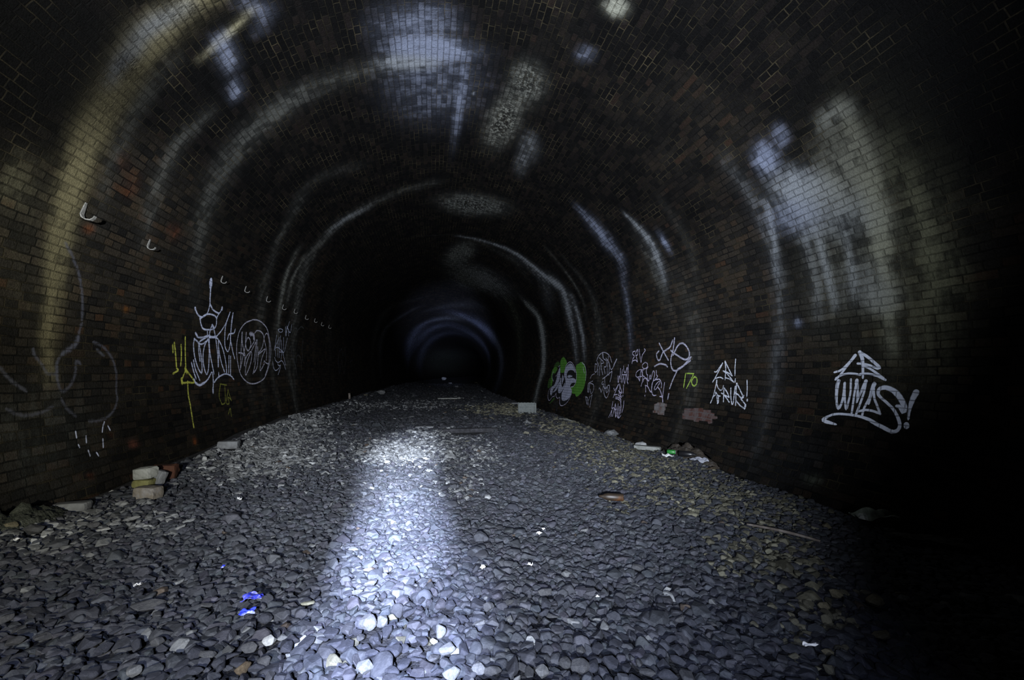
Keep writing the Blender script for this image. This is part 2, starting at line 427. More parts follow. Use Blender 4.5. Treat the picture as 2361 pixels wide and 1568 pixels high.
for (cx, cy, rx, ry, a, c, ro) in [
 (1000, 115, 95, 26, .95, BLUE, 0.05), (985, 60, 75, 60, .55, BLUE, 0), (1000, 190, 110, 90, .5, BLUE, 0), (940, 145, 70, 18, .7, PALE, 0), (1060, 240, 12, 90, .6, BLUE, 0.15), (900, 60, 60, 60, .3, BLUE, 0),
 (1420, 15, 30, 24, .85, (0.210, 0.215, 0.180), .3), (1350, 125, 24, 20, .4, BLUE, 0), (1220, 340, 24, 34, .45, PALE, 0), (1200, 380, 16, 24, .4, PALE, 0),
 (1215, 190, 40, 46, .9, (0.150, 0.155, 0.140), 0), (1160, 280, 34, 60, 1.0, (0.180, 0.185, 0.165), .45), (1090, 472, 70, 22, .95, (0.160, 0.170, 0.160), 0.1), (1060, 585, 36, 22, .8, (0.150, 0.160, 0.150), -.5), (1085, 640, 50, 26, .7, (0.140, 0.150, 0.140), .3), (1130, 650, 60, 24, .35, PALE, .5),
 (1765, 365, 30, 40, .95, BLUE, -.3), (1800, 310, 20, 28, .6, BLUE, -.3), (1850, 430, 70, 44, .75, PALE, .2), (1900, 480, 120, 70, .62, PALE, .25), (1950, 380, 70, 90, .55, (0.165, 0.165, 0.140), .2), (1830, 500, 60, 40, .5, BLUE, 0), (2035, 690, 44, 36, .8, (0.200, 0.205, 0.185), 0), (1990, 650, 60, 60, .35, PALE, 0), (1900, 650, 60, 110, .35, GREY, 0), (1840, 745, 12, 12, .6, BLUE, 0),
 (2040, 560, 190, 330, .30, (0.100, 0.100, 0.060), 0), (2150, 780, 120, 200, .3, (0.095, 0.095, 0.060), 0), (80, 560, 110, 220, .22, (0.100, 0.095, 0.060), 0), (30, 420, 60, 70, .4, (0.115, 0.110, 0.070), 0),
 (90, 1010, 150, 150, .45, (0.065, 0.072, 0.070), 0), (1800, 1060, 110, 70, .2, (0.075, 0.085, 0.090), 0), (1875, 1105, 22, 14, .5, GREEN, 0), (1035, 835, 60, 34, .5, (0.095, 0.110, 0.080), 0), (1060, 815, 60, 16, .3, GREY, 0),
 (1090, 215, 3, 3, .9, PALE, 0), (303, 425, 22, 34, .3, (0.120, 0.037, 0.015), .3), (285, 375, 16, 22, .28, (0.110, 0.035, 0.015), 0), (203, 528, 15, 12, .6, (0.190, 0.060, 0.022), 0), (400, 535, 18, 22, .4, (0.110, 0.035, 0.018), 0), (290, 713, 9, 8, .8, (0.150, 0.060, 0.015), 0),
 (308, 1025, 14, 10, .8, (0.100, 0.037, 0.025), 0), (208, 1097, 10, 9, .8, (0.130, 0.045, 0.025), 0), (450, 1018, 6, 8, .8, (0.150, 0.045, 0.015), 0), (255, 1003, 8, 7, .6, (0.090, 0.035, 0.015), 0),
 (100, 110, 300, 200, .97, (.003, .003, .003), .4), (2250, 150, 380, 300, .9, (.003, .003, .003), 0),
]:
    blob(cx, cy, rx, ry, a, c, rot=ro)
for (cx, cy, rx, ry, a, ro) in [(1215, 190, 40, 46, .9, 0), (1160, 280, 34, 60, 1.0, .45), (1090, 472, 70, 22, 1, .1), (1060, 585, 36, 22, .8, -.5), (1085, 640, 50, 26, .8, .3), (290, 150, 30, 30, .5, 0), (420, 25, 60, 30, .3, 0), (250, 260, 40, 90, .15, .4)]:
    blob(cx, cy, rx, ry, a, target=ROUGH, rot=ro)

LINING = lining_material()
def lining_piece(name, j0, j1):
    ss = SG[j0:j1+1]; nj = len(ss); ni = len(YS)
    yy, sg = YM[:, j0:j1+1].ravel(), SM[:, j0:j1+1].ravel()
    V = wall_pt(yy, sg)
    i, j = np.meshgrid(np.arange(ni-1), np.arange(nj-1), indexing='ij')
    a = (i*nj + j).ravel()
    Fc = np.stack([a, a+1, a+nj+1, a+nj], -1)
    me = np_mesh(name, V, Fc, True)
    li = np.empty(len(me.loops), np.int32); me.loops.foreach_get('vertex_index', li)
    uvl = me.uv_layers.new(name='UVMap')
    uvl.data.foreach_set('uv', np.stack([yy, sg], -1)[li].astype(np.float32).ravel())
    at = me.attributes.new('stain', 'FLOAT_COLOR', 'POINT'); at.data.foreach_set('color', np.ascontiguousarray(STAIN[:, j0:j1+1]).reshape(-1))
    for nm, A in (('warm', WARM), ('rough', ROUGH)):
        at = me.attributes.new(nm, 'FLOAT', 'POINT'); at.data.foreach_set('value', np.ascontiguousarray(A[:, j0:j1+1]).reshape(-1).astype(np.float32))
    o = link(name, me, LINING)
    lab = {'wall_right': 'sooty brick side wall of the tunnel, right side', 'wall_left': 'sooty brick side wall of the tunnel, left side', 'ceiling': 'black sooty brick vault over the tunnel'}[name]
    tag(o, lab, 'tunnel wall' if 'wall' in name else 'tunnel vault', kind='structure')
    return o
jr = int(np.searchsorted(SG, .9)); jl = int(np.searchsorted(SG, PI*R - .9))
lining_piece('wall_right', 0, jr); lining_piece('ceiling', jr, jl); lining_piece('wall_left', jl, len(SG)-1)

# ------------------------------------------------------------------ the ground under the ballast
def ground():
    yg = [-2.5]
    while yg[-1] < 172: yg.append(yg[-1] + max(.12, .012*max(yg[-1], 0)))
    yg = np.array(yg); xg = np.linspace(-3.45, 4.45, 90)
    Y, X = np.meshgrid(yg, xg, indexing='ij')
    x = X + off(Y); z = floor_z(x, Y)
    z = z - .035*(Y < 30) + .02*np.sin(7*X+3*Y)*np.sin(5*Y)*(Y > 20)
    n = len(xg); i, j = np.meshgrid(np.arange(len(yg)-1), np.arange(n-1), indexing='ij'); a = (i*n+j).ravel()
    me = np_mesh('floor', np.stack([x, Y, z], -1).reshape(-1, 3), np.stack([a, a+1, a+n+1, a+n], -1), True)
    m = rough_mat('cinder_ground', [(.010, .010, .011), (.022, .022, .024), (.045, .045, .045)], 9, .9, 1.0, .03)
    tag(link('floor', me, m), 'dark cinder bed of the tunnel under the ballast', 'floor', kind='structure')
ground()

# ------------------------------------------------------------------ stones
def hull_stone(seed, npts=16, flat=.62, bev=.0):
    r = random.Random(seed)
    bm = bmesh.new()
    for k in range(npts):
        v = Vector((r.gauss(0, 1), r.gauss(0, 1), r.gauss(0, 1))).normalized()*r.uniform(.82, 1.0)
        bm.verts.new((v.x*r.uniform(.9, 1.1), v.y*.82, v.z*flat))
    res = bmesh.ops.convex_hull(bm, input=bm.verts[:])
    bmesh.ops.delete(bm, geom=list({g for g in res['geom_interior'] + res['geom_unused'] if isinstance(g, bmesh.types.BMVert)}), context='VERTS')
    if bev:
        bmesh.ops.dissolve_limit(bm, angle_limit=math.radians(14), verts=bm.verts[:], edges=bm.edges[:])
        bmesh.ops.bevel(bm, geom=bm.edges[:], offset=bev, segments=1, affect='EDGES', clamp_overlap=True)
    bmesh.ops.triangulate(bm, faces=bm.faces[:])
    bmesh.ops.recalc_face_normals(bm, faces=bm.faces[:])
    bm.verts.ensure_lookup_table()
    V = np.array([v.co[:] for v in bm.verts]); Fc = np.array([[v.index for v in f.verts] for f in bm.faces])
    V -= (V.max(0)+V.min(0))/2
    V /= (V[:, :2].max()-V[:, :2].min())/2 + 1e-9
    bm.free()
    return V, Fc

NEAR = [hull_stone(100+i, 18, random.Random(i).uniform(.5, .72), .16) for i in range(14)]
MID = [hull_stone(300+i, 12, .62) for i in range(10)]
FAR = [hull_stone(500+i, 8, .55) for i in range(6)]

# (px, py, rx, ry, strength, colour) : paler patches of ballast
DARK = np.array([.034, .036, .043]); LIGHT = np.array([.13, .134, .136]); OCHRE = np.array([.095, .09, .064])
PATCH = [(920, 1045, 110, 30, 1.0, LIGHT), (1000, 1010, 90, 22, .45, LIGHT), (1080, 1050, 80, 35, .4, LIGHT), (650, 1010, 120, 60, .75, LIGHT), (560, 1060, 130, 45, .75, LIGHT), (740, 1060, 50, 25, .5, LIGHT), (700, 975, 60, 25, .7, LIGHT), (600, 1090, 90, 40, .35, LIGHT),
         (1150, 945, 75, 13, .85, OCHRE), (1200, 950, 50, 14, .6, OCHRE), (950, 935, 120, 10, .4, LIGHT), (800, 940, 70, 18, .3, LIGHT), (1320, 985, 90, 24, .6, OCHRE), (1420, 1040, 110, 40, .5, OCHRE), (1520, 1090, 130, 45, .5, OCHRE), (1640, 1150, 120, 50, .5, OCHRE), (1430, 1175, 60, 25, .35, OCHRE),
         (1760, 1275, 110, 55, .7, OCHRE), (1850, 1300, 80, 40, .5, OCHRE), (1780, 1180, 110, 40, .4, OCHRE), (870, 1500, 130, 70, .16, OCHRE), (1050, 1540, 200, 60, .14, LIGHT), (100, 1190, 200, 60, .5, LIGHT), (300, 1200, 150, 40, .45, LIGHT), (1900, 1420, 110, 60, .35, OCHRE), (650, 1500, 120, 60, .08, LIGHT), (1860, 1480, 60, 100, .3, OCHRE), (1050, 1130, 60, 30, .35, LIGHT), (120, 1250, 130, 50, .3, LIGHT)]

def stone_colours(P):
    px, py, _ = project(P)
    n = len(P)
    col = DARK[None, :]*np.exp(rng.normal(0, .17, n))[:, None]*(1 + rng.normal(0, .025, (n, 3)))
    col = col*(1 - .55*sstep(5.5, 13, P[:, 1]))[:, None]          # darker further in: weaker light on the floor put into the stone colour
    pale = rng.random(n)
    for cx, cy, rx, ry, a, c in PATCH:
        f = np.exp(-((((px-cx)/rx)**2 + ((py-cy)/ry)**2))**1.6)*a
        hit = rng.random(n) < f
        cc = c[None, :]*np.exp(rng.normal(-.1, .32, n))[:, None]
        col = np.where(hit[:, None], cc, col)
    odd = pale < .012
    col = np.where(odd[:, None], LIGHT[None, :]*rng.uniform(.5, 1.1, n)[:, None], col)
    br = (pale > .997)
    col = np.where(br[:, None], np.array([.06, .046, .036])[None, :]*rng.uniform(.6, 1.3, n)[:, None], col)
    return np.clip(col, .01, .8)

CLEAR = []                          # (x, y, r): kept free for the stones and litter that are objects of their own

def scatter(y0, y1, cell, size, templates, lift):
    yv = np.arange(y0, y1, cell*.9); xv = np.arange(-3.4, 4.35, cell)
    Y, X = np.meshgrid(yv, xv, indexing='ij')
    X = X + (np.arange(len(yv)) % 2)[:, None]*cell/2
    X = X + rng.normal(0, cell*.22, X.shape); Y = Y + rng.normal(0, cell*.22, Y.shape)
    X, Y = X.ravel(), Y.ravel()
    ok = (X > -3.01 + size*.6) & (X < 3.75 - size*.7)
    ok &= (X < Y*1.6 + 1.2) & (X > -Y*1.05 - 1.1)
    X, Y = X[ok], Y[ok]
    sz = size*np.exp(rng.normal(0, .26, len(X)))*.5
    keep = np.ones(len(X), bool)
    for cx, cy, r in CLEAR:
        if y0 - .5 < cy < y1 + .5: keep &= ((X-cx)**2 + (Y-cy)**2) > (r + sz*.55)**2
    X, Y, sz = X[keep], Y[keep], sz[keep]
    x = X + off(Y)
    z = floor_z(x, Y) - .02 + rng.uniform(-.012, lift, len(X))
    P = np.stack([x, Y, z], -1)
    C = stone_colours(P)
    # rotation: mostly lying flat, any heading, some tilt
    az = rng.uniform(0, 2*PI, len(X)); tl = rng.normal(0, .24, (len(X), 2))
    ca, sa = np.cos(az), np.sin(az)
    which = rng.integers(0, len(templates), len(X))
    Vs, Fs, Cs = [], [], []
    base = 0
    for k, (tv, tf) in enumerate(templates):
        idx = np.where(which == k)[0]
        if not len(idx): continue
        v = tv[None, :, :]*sz[idx, None, None]*np.array([1, 1, 1.0])
        vx, vy, vz = v[..., 0], v[..., 1], v[..., 2]
        tx, ty = tl[idx, 0][:, None], tl[idx, 1][:, None]
        vy, vz = vy*np.cos(tx)-vz*np.sin(tx), vy*np.sin(tx)+vz*np.cos(tx)
        vx, vz = vx*np.cos(ty)+vz*np.sin(ty), -vx*np.sin(ty)+vz*np.cos(ty)
        c_, s_ = ca[idx][:, None], sa[idx][:, None]
        vx, vy = vx*c_-vy*s_, vx*s_+vy*c_
        q = np.stack([vx, vy, vz], -1) + P[idx][:, None, :]
        n = len(tv)
        Vs.append(q.reshape(-1, 3)); Fs.append((tf[None] + (base + np.arange(len(idx))*n)[:, None, None]).reshape(-1, 3))
        Cs.append(np.repeat(C[idx], n, axis=0)); base += len(idx)*n
    return np.vstack(Vs), np.vstack(Fs), np.vstack(Cs)

def stone_mesh(name, seed, flat=.62, npts=18, bev=.12):
    V, Fc = hull_stone(seed, npts, flat, bev)
    return np_mesh(name, V, Fc, False)

STONE_MATS = {
 'dark': rough_mat('dark_ballast', [(.024, .026, .032), (.033, .035, .045), (.046, .047, .057)], 3, .75, .6, .01),
 'mid': rough_mat('grey_ballast', [(.035, .036, .04), (.055, .056, .06), (.08, .08, .08)], 3, .75, .6, .01),
 'pale': rough_mat('pale_stone', [(.08, .083, .085), (.13, .133, .134), (.19, .19, .187)], 3, .75, .5, .01),
 'white': rough_mat('white_stone', [(.19, .195, .195), (.28, .285, .28), (.38, .38, .37)], 3, .7, .4, .01),
 'light': rough_mat('light_grey_stone', [(.07, .073, .076), (.11, .113, .116), (.16, .16, .16)], 3, .75, .5, .01),
 'tan': rough_mat('tan_stone', [(.08, .07, .045), (.13, .115, .075), (.18, .165, .11)], 3, .8, .6, .01),
 'yellow': rough_mat('pale_yellow_stone', [(.12, .115, .08), (.18, .175, .125), (.23, .225, .175)], 3, .8, .5, .01),
 'brown': rough_mat('brown_stone', [(.04, .03, .018), (.07, .052, .033), (.1, .08, .05)], 3, .8, .6, .01),
}
POOL = {}
def pool_mesh(kind, k, flat):
    key = (kind, k, round(flat, 1))
    if key not in POOL:
        me = stone_mesh('stone', 700 + k*13 + int(flat*10), flat); me.materials.append(STONE_MATS[kind]); POOL[key] = me
    return POOL[key]

def put_stone(name, px, py, wpx, hpx, kind, label, cat='stone', group=None, k=None, sink=.3, rz=None, flat=.6):
    """one loose stone whose picture is about wpx by hpx around (px, py)"""
    P, mpp = spot_on_floor(px, py + hpx*.3, wpx*.5)
    r = wpx*mpp/2
    me = pool_mesh(kind, random.randrange(12) if k is None else k, flat)
    o = bpy.data.objects.new(name, me); COL.objects.link(o)
    hh = max(.4, min(1.6, (hpx/wpx)*.95))
    o.scale = (r, r*min(1.15, max(.55, hh*1.2)), r*min(1.3, max(.55, hh*1.15)))
    o.rotation_euler = (random.uniform(-.15, .15), random.uniform(-.12, .12), random.uniform(-.5, .5) if rz is None else rz)
    zz = min(v.co.z for v in me.vertices)*o.scale[2]
    o.location = (P[0], P[1], P[2] - zz*(1-sink) - .005)
    CLEAR.append((P[0], P[1], r*.6))
    tag(o, label, cat, group)
    return o

UNIQUE = [
 (621, 1469, 30, 30, 'white', 'white flat-topped stone on the dark gravel just below the blue foil wrapper'),
 (711, 1386, 36, 17, 'yellow', 'pale yellow pointed stone on the gravel beside the blue wrapper'),
 (848, 1430, 40, 44, 'white', 'large bright white angular stone in the torch-lit gravel near the frame bottom'),
 (882, 1428, 30, 30, 'pale', 'pale leaning stone touching the large bright white angular stone'),
 (1015, 1458, 27, 28, 'white', 'white squarish stone standing alone in lit gravel, centre bottom'),
 (1105, 1433, 32, 16, 'pale', 'white-patched low stone between two round grey stones, centre bottom'),
 (1032, 1496, 40, 28, 'pale', 'pale oval stone just below the white squarish stone at centre bottom'),
 (1377, 1424, 24, 14, 'pale', 'small pale cream stone with a white scrap lying above it'),
 (1126, 1396, 28, 28, 'mid', 'rounded mid grey stone casting a shadow, above the white-patched stone'),
 (1175, 1425, 15, 15, 'white', 'little white chip of stone right of the white-patched stone'),
 (842, 1535, 40, 36, 'white', 'whitish jagged stone at the bottom edge under the torch beam'),
 (1041, 1548, 40, 40, 'pale', 'pale blocky stone cut by the bottom edge, right of the jagged whitish stone'),
 (1105, 1533, 36, 32, 'pale', 'pale pointed stone at the bottom edge beside the pale blocky stone'),
 (1250, 1542, 32, 44, 'pale', 'tall pale stone upright at the bottom edge, right of centre'),
 (1339, 1532, 48, 40, 'mid', 'big grey wedge-shaped stone at the bottom edge, right of the tall pale stone'),
 (1256, 1362, 34, 22, 'mid', 'grey rounded stone on bluish gravel right of the torch-lit streak'),
 (1347, 1221, 25, 10, 'pale', 'pale curved sliver of stone on the gravel below the brown bottle'),
 (1537, 1356, 25, 17, 'white', 'whitish stone alone in dark gravel on the right half of the trackbed'),
 (304, 1545, 32, 30, 'pale', 'pale greenish stone at the bottom edge, far left corner area'),
 (284, 1493, 36, 20, 'mid', 'grey flattened stone above the pale greenish stone at bottom left'),
 (362, 1478, 28, 32, 'mid', 'steep grey stone standing on end at the lower left'),
 (340, 1393, 72, 20, 'mid', 'long flat slate-like grey stone at the lower left'),
 (475, 1391, 27, 16, 'mid', 'grey faceted stone right of the long slate-like stone'),
 (560, 1535, 34, 34, 'brown', 'brownish round stone at the bottom edge, left of the torch beam'),
 (576, 1485, 38, 30, 'mid', 'grey slanting stone left of the white flat-topped stone'),
 (2021, 1382, 50, 38, 'tan', 'big tan wedge stone in the dark gravel at far right'),
 (2077, 1364, 28, 14, 'tan', 'low tan stone behind the big tan wedge stone at far right'),
 (1898, 1394, 23, 26, 'tan', 'upright tan stone left of the big tan wedge stone'),
 (1930, 1369, 25, 20, 'tan', 'rounded tan stone between the upright one and the big tan wedge'),
 (2032, 1461, 42, 18, 'tan', 'wide flat tan stone in the dark below the big tan wedge stone'),
 (1852, 1416, 26, 20, 'mid', 'grey rounded stone left of the upright tan stone'),
 (1908, 1500, 26, 20, 'tan', 'tan rounded stone right of the white paper strip'),
 (1772, 1269, 25, 16, 'yellow', 'pale cream stone in the ochre gravel by the right wall'),
 (1906, 1211, 18, 14, 'tan', 'small tan stone near the wall left of the crumpled plastic bag'),
 (1340, 1498, 24, 22, 'mid', 'grey stone behind the big wedge-shaped stone near bottom centre'),
 (373, 1181, 30, 13, 'pale', 'pale flat stone on the gravel below the fallen bricks'),
 (217, 1206, 26, 20, 'mid', 'rounded grey stone in the rubble left of the fallen bricks'),
 (238, 1217, 30, 17, 'white', 'white-crusted stone beside the rounded grey stone in the left rubble'),
 (303, 1192, 34, 14, 'pale', 'low pale stone between the left rubble and the fallen bricks'),
 (31, 1190, 36, 24, 'pale', 'pale boulder on the heap at the far left edge'),
 (92, 1166, 30, 18, 'white', 'white splintered stone on the slope of the far left heap'),
 (259, 1132, 16, 12, 'white', 'small white stone at the wall foot left of the fallen bricks'),
 (16, 1212, 34, 24, 'tan', 'mossy tan stone on the near side of the far left heap'),
 (78, 1218, 46, 30, 'mid', 'dark grey boulder at the foot of the far left heap'),
 (470, 1057, 15, 18, 'white', 'white upright stone at the wall foot behind the fallen bricks'),
 (400, 1114, 24, 11, 'pale', 'bluish pale stone on the gravel right of the fallen bricks'),
 (1412, 988, 30, 20, 'pale', 'pale boulder leaning at the foot of the right wall below the stacked white tags'),
 (1400, 996, 24, 18, 'mid', 'darker boulder in front of the pale one under the stacked white tags'),
 (1478, 1013, 28, 20, 'white', 'round whitish boulder on the long slab at the right wall'),
 (878, 889, 22, 16, 'pale', 'big pale broken boulder at the left wall far down the tunnel'),
 (856, 891, 14, 8, 'mid', 'grey stone left of the big broken boulder far down the tunnel'),
 (843, 896, 12, 6, 'tan', 'small tan stone before the big broken boulder far down the tunnel'),
 (1024, 874, 11, 8, 'white', 'white block on the floor at the far bend, taller of two'),
 (1038, 883, 9, 5, 'white', 'small white lump on the floor at the far bend, lower of two'),
 (1098, 882, 9, 4, 'tan', 'little tan stone at the foot of the wall at the far bend'),
 (1642, 1077, 30, 14, 'brown', 'brown lump of stone at the end of the litter by the right wall'),
 (1076, 1016, 14, 7, 'yellow', 'small cream stone beyond the torch-lit pale gravel'),
]
for i, (px, py, w, h, kind, lab) in enumerate(UNIQUE):
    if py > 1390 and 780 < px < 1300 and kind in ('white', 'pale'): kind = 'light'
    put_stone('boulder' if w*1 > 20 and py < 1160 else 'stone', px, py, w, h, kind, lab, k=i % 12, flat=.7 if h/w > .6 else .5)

# the ballast stones that show largest, each its own object
def foreground_ballast(n):
    made = 0; tries = 0
    while made < n and tries < 20000:
        tries += 1
        px = random.uniform(-40, 2050); py = 1290 + 290*math.sqrt(random.random())
        P, mpp = spot_on_floor(px, py)
        r = random.uniform(.025, .042)
        if any((P[0]-a)**2 + (P[1]-b)**2 < (r*.75+c*.9)**2 for a, b, c in CLEAR): continue
        w = 2*r/mpp
        put_stone('ballast_stone', px, py, w, w*random.uniform(.5, .8), random.choice(['dark', 'dark', 'dark', 'dark', 'mid']),
                  'dark grey angular ballast stone packed in the nearest part of the trackbed', 'stone', 'ballast stones nearest the camera', sink=.42, rz=random.uniform(0, 6.28), flat=random.choice([.5, .6, .7]))
        made += 1
foreground_ballast(235)

# ------------------------------------------------------------------ litter and rubble
def block(name, px, py, dims, mat, label, cat, rz=0., tilt=(0, 0), dz=0., chip=.55, seed=0, group=None, sink=.02):
    """rough-hewn block: bevelled, chipped corners"""
    P, mpp = spot_on_floor(px, py, 0, math.hypot(dims[0], dims[1])*.42)
    r = random.Random(seed)
    bm = bmesh.new(); bmesh.ops.create_cube(bm, size=1)
    bmesh.ops.subdivide_edges(bm, edges=bm.edges[:], cuts=3, use_grid_fill=True)
    for v in bm.verts:
        v.co.x *= dims[0]; v.co.y *= dims[1]; v.co.z *= dims[2]
    for v in bm.verts:
        k = sum(abs(abs(c) - d/2) < 1e-4 for c, d in zip(v.co, dims))
        v.co *= 1 - (0, 0, .03, .10)[k]*r.uniform(.4, 1.6)
        v.co += Vector((r.uniform(-1, 1), r.uniform(-1, 1), r.uniform(-1, 1)))*chip*.05*min(dims)
    bmesh.ops.bevel(bm, geom=[e for e in bm.edges if e.is_manifold and e.calc_face_angle() > .5], offset=min(dims)*.05, segments=1, affect='EDGES')
    me = bm_mesh(name, bm)
    o = link(name, me, mat)
    o.rotation_euler = (tilt[0], tilt[1], rz)
    M = o.rotation_euler.to_matrix(); lo = min((M@v.co).z for v in me.vertices)
    o.location = (P[0], P[1], P[2] - lo + dz - sink)
    CLEAR.append((P[0], P[1], max(dims[:2])*.42))
    tag(o, label, cat, group)
    return o

M_PALEB = rough_mat('pale_weathered_brick', [(0.144, 0.149, 0.130), (0.216, 0.221, 0.202), (0.264, 0.269, 0.254)], 10, .85, .6, .004)
M_YELB = rough_mat('lichen_yellow_brick', [(0.024, 0.024, 0.017), (0.115, 0.110, 0.038), (0.163, 0.158, 0.067)], 9, .85, .6, .004)
M_TANB = rough_mat('buff_brick', [(0.095, 0.083, 0.065), (0.149, 0.131, 0.107), (0.196, 0.190, 0.190)], 8, .85, .6, .004)
M_REDB = rough_mat('red_brick', [(0.022, 0.008, 0.005), (0.040, 0.014, 0.007), (0.054, 0.022, 0.011)], 10, .85, .6, .004)
M_GREYB = rough_mat('grey_block', [(0.070, 0.070, 0.073), (0.112, 0.115, 0.119), (0.168, 0.175, 0.182)], 8, .85, .6, .004)
block('brick', 341, 1146, (.21, .13, .115), M_TANB, 'buff brick lying lowest and nearest in the pile by the left wall', 'brick', -.25, seed=1)
block('brick', 380, 1100, (.22, .12, .15), M_REDB, 'dark red brick at the back of the pile by the left wall', 'brick', .12, seed=5)
block('brick', 332, 1119, (.17, .12, .08), M_YELB, 'yellow-stained brick under the pale block in the left pile', 'brick', -.1, seed=2)
block('brick', 334, 1118, (.18, .13, .11), M_PALEB, 'pale whitish brick on top of the left pile', 'brick', -.3, (.08, -.09), dz=.078, seed=3)
block('brick', 367, 1115, (.11, .08, .145), M_GREYB, 'grey brick leaning on end beside the pale one in the left pile', 'brick', -.5, (-.3, .15), seed=4)
block('stone_block', 528, 1032, (.26, .16, .11), M_GREYB, 'long grey stone block against the left wall beyond the brick pile', 'stone block', .1, seed=6)
block('stone_slab', 167, 1153, (.24, .10, .07), M_GREYB, 'low rough slab with white crust at the left wall foot', 'stone slab', .05, seed=7)
block('stone_slab', 1492, 1029, (.45, .12, .07), M_PALEB, 'long whitish broken slab along the foot of the right wall', 'stone slab', -.75, seed=8)
M_WOOD = rough_mat('old_wood', [(.06, .05, .04), (.12, .10, .085), (.2, .18, .16)], 16, .8, .5, .003)
M_DWOOD = rough_mat('wet_black_wood', [(0.011, 0.011, 0.012), (0.021, 0.021, 0.024), (0.042, 0.042, 0.048)], 12, .9, .8, .008)
block('timber', 1085, 992, (1.15, .16, .09), M_DWOOD, 'black half-buried timber lying across the trackbed', 'timber', -.02, seed=9, sink=.05)
block('timber_plank', 980, 986, (.42, .14, .05), M_GREYB, 'short grey plank left of the black half-buried timber', 'plank', -.15, seed=10)
block('plank', 1039, 919, (1.2, .25, .05), M_PALEB, 'long white plank lying across the trackbed far down the tunnel', 'plank', -.01, seed=11)
block('wooden_post', 806, 912, (.07, .07, .22), M_WOOD, 'short dark stake standing by the left wall', 'post', 0, (0, -.1), seed=12)
block('stone_slab', 1197, 924, (.75, .35, .1), M_GREYB, 'grey slab lying just behind the wire crate', 'stone slab', -.1, seed=13)

def wire_crate():
    P, mpp = spot_on_floor(1215, 953)
    w, h, d = 38*mpp, 24*mpp, 26*mpp
    root = empty('crate', (P[0], P[1], P[2]), -.12)
    tag(root, 'pale slatted crate standing by the right wall', 'crate')
    m1 = rough_mat('weathered_crate', [(0.080, 0.088, 0.088), (0.120, 0.132, 0.128), (0.160, 0.168, 0.160)], 12, .7, .4, .003)
    n = 7
    def bar(bm, c, dim):
        r = bmesh.ops.create_cube(bm, size=1)
        for v in r['verts']: v.co = Vector((v.co.x*dim[0]+c[0], v.co.y*dim[1]+c[1], v.co.z*dim[2]+c[2]))
    for nm, yy in (('front_panel', -d/2), ('back_panel', d/2)):
        bm = bmesh.new()
        for i in range(n): bar(bm, (0, yy, h*(i+.5)/n), (w, .012, h/n*.62))
        for i in range(6): bar(bm, (-w/2 + w*i/5, yy, h/2), (.025, .02, h))
        link(nm, bm_mesh(nm, bm), m1, root)
    for xx in (-w/2, w/2):
        bm = bmesh.new()
        for i in range(n): bar(bm, (xx, 0, h*(i+.5)/n), (.012, d, h/n*.62))
        for i in range(4): bar(bm, (xx, -d/2 + d*i/3, h/2), (.02, .025, h))
        link('side_panel', bm_mesh('side_panel', bm), m1, root)
    bm = bmesh.new(); bar(bm, (0, 0, .012), (w, d, .02)); link('base', bm_mesh('base', bm), m1, root)
    CLEAR.append((P[0], P[1], w*.5))
wire_crate()

def sheet(name, px, py, w, l, mat, label, cat, rz=0., crumple=.03, seed=0, lift=.02, thick=.002, hump=0.0):
    """crumpled paper, foil or plastic film"""
    P, mpp = spot_on_floor(px, py, 0, max(w, l)*.5)
    r = np.random.default_rng(seed); n = 14
    u, v = np.meshgrid(np.linspace(-.5, .5, n), np.linspace(-.5, .5, n), indexing='ij')
    z = np.zeros_like(u)
    for k in range(7):
        a = r.uniform(0, PI); fr = r.uniform(2, 7); ph = r.uniform(0, 6)
        z += np.abs(np.sin((u*math.cos(a)+v*math.sin(a))*fr+ph))/(1+k*.35)
    z = (z-z.min())/(z.max()-z.min())*crumple + hump*(1-4*u*u)*(1-4*v*v)
    ex = 1 + .12*np.sin(9*v+r.uniform(0, 6)); ey = 1 + .12*np.sin(8*u+r.uniform(0, 6))
    V = np.stack([u*w*ex, v*l*ey, z], -1).reshape(-1, 3)
    i, j = np.meshgrid(np.arange(n-1), np.arange(n-1), indexing='ij'); a = (i*n+j).ravel()
    Fc = np.stack([a, a+n, a+n+1, a+1], -1)
    me = np_mesh(name, V, Fc, False)
    o = link(name, me, mat)
    md = o.modifiers.new('thick', 'SOLIDIFY'); md.thickness = thick
    o.location = (P[0], P[1], P[2]+lift); o.rotation_euler = (0, 0, rz)
    tag(o, label, cat)
    return o

def gloss(name, cols, rough=.35, scale=20, bump=.3):
    m = rough_mat(name, cols, scale, rough, bump, .003, .5); return m
M_BLUE = gloss('blue_foil', [(.30, .30, .36), (.06, .07, .45), (.02, .03, .55), (.5, .5, .55)], .35, 26)
M_BLUE2 = gloss('bright_blue_film', [(.03, .05, .7), (.05, .08, .8), (.6, .65, .9)], .35, 20)
M_PAPER = gloss('white_paper', [(.60, .60, .60), (.75, .75, .74), (.8, .8, .8)], .6, 12)
M_FILM = gloss('grey_plastic_film', [(.18, .19, .22), (.32, .33, .38), (.55, .56, .6)], .3, 14)
M_BAG = gloss('greenish_plastic_bag', [(.03, .033, .027), (.16, .19, .15), (.36, .40, .34)], .35, 9)
sheet('wrapper', 581, 1400, .085, .075, M_BLUE, 'crumpled blue and silver foil wrapper on the gravel at lower left', 'wrapper', .15, .03, 3, .035)
sheet('wrapper', 570, 1429, .062, .045, M_BLUE2, 'bright blue scrap of film just below the foil wrapper', 'wrapper', .2, .018, 4, .03)
sheet('wrapper', 514, 1321, .012, .03, M_BLUE2, 'tiny bright blue scrap standing in the gravel above the foil wrapper', 'wrapper', .1, .01, 5, .035)
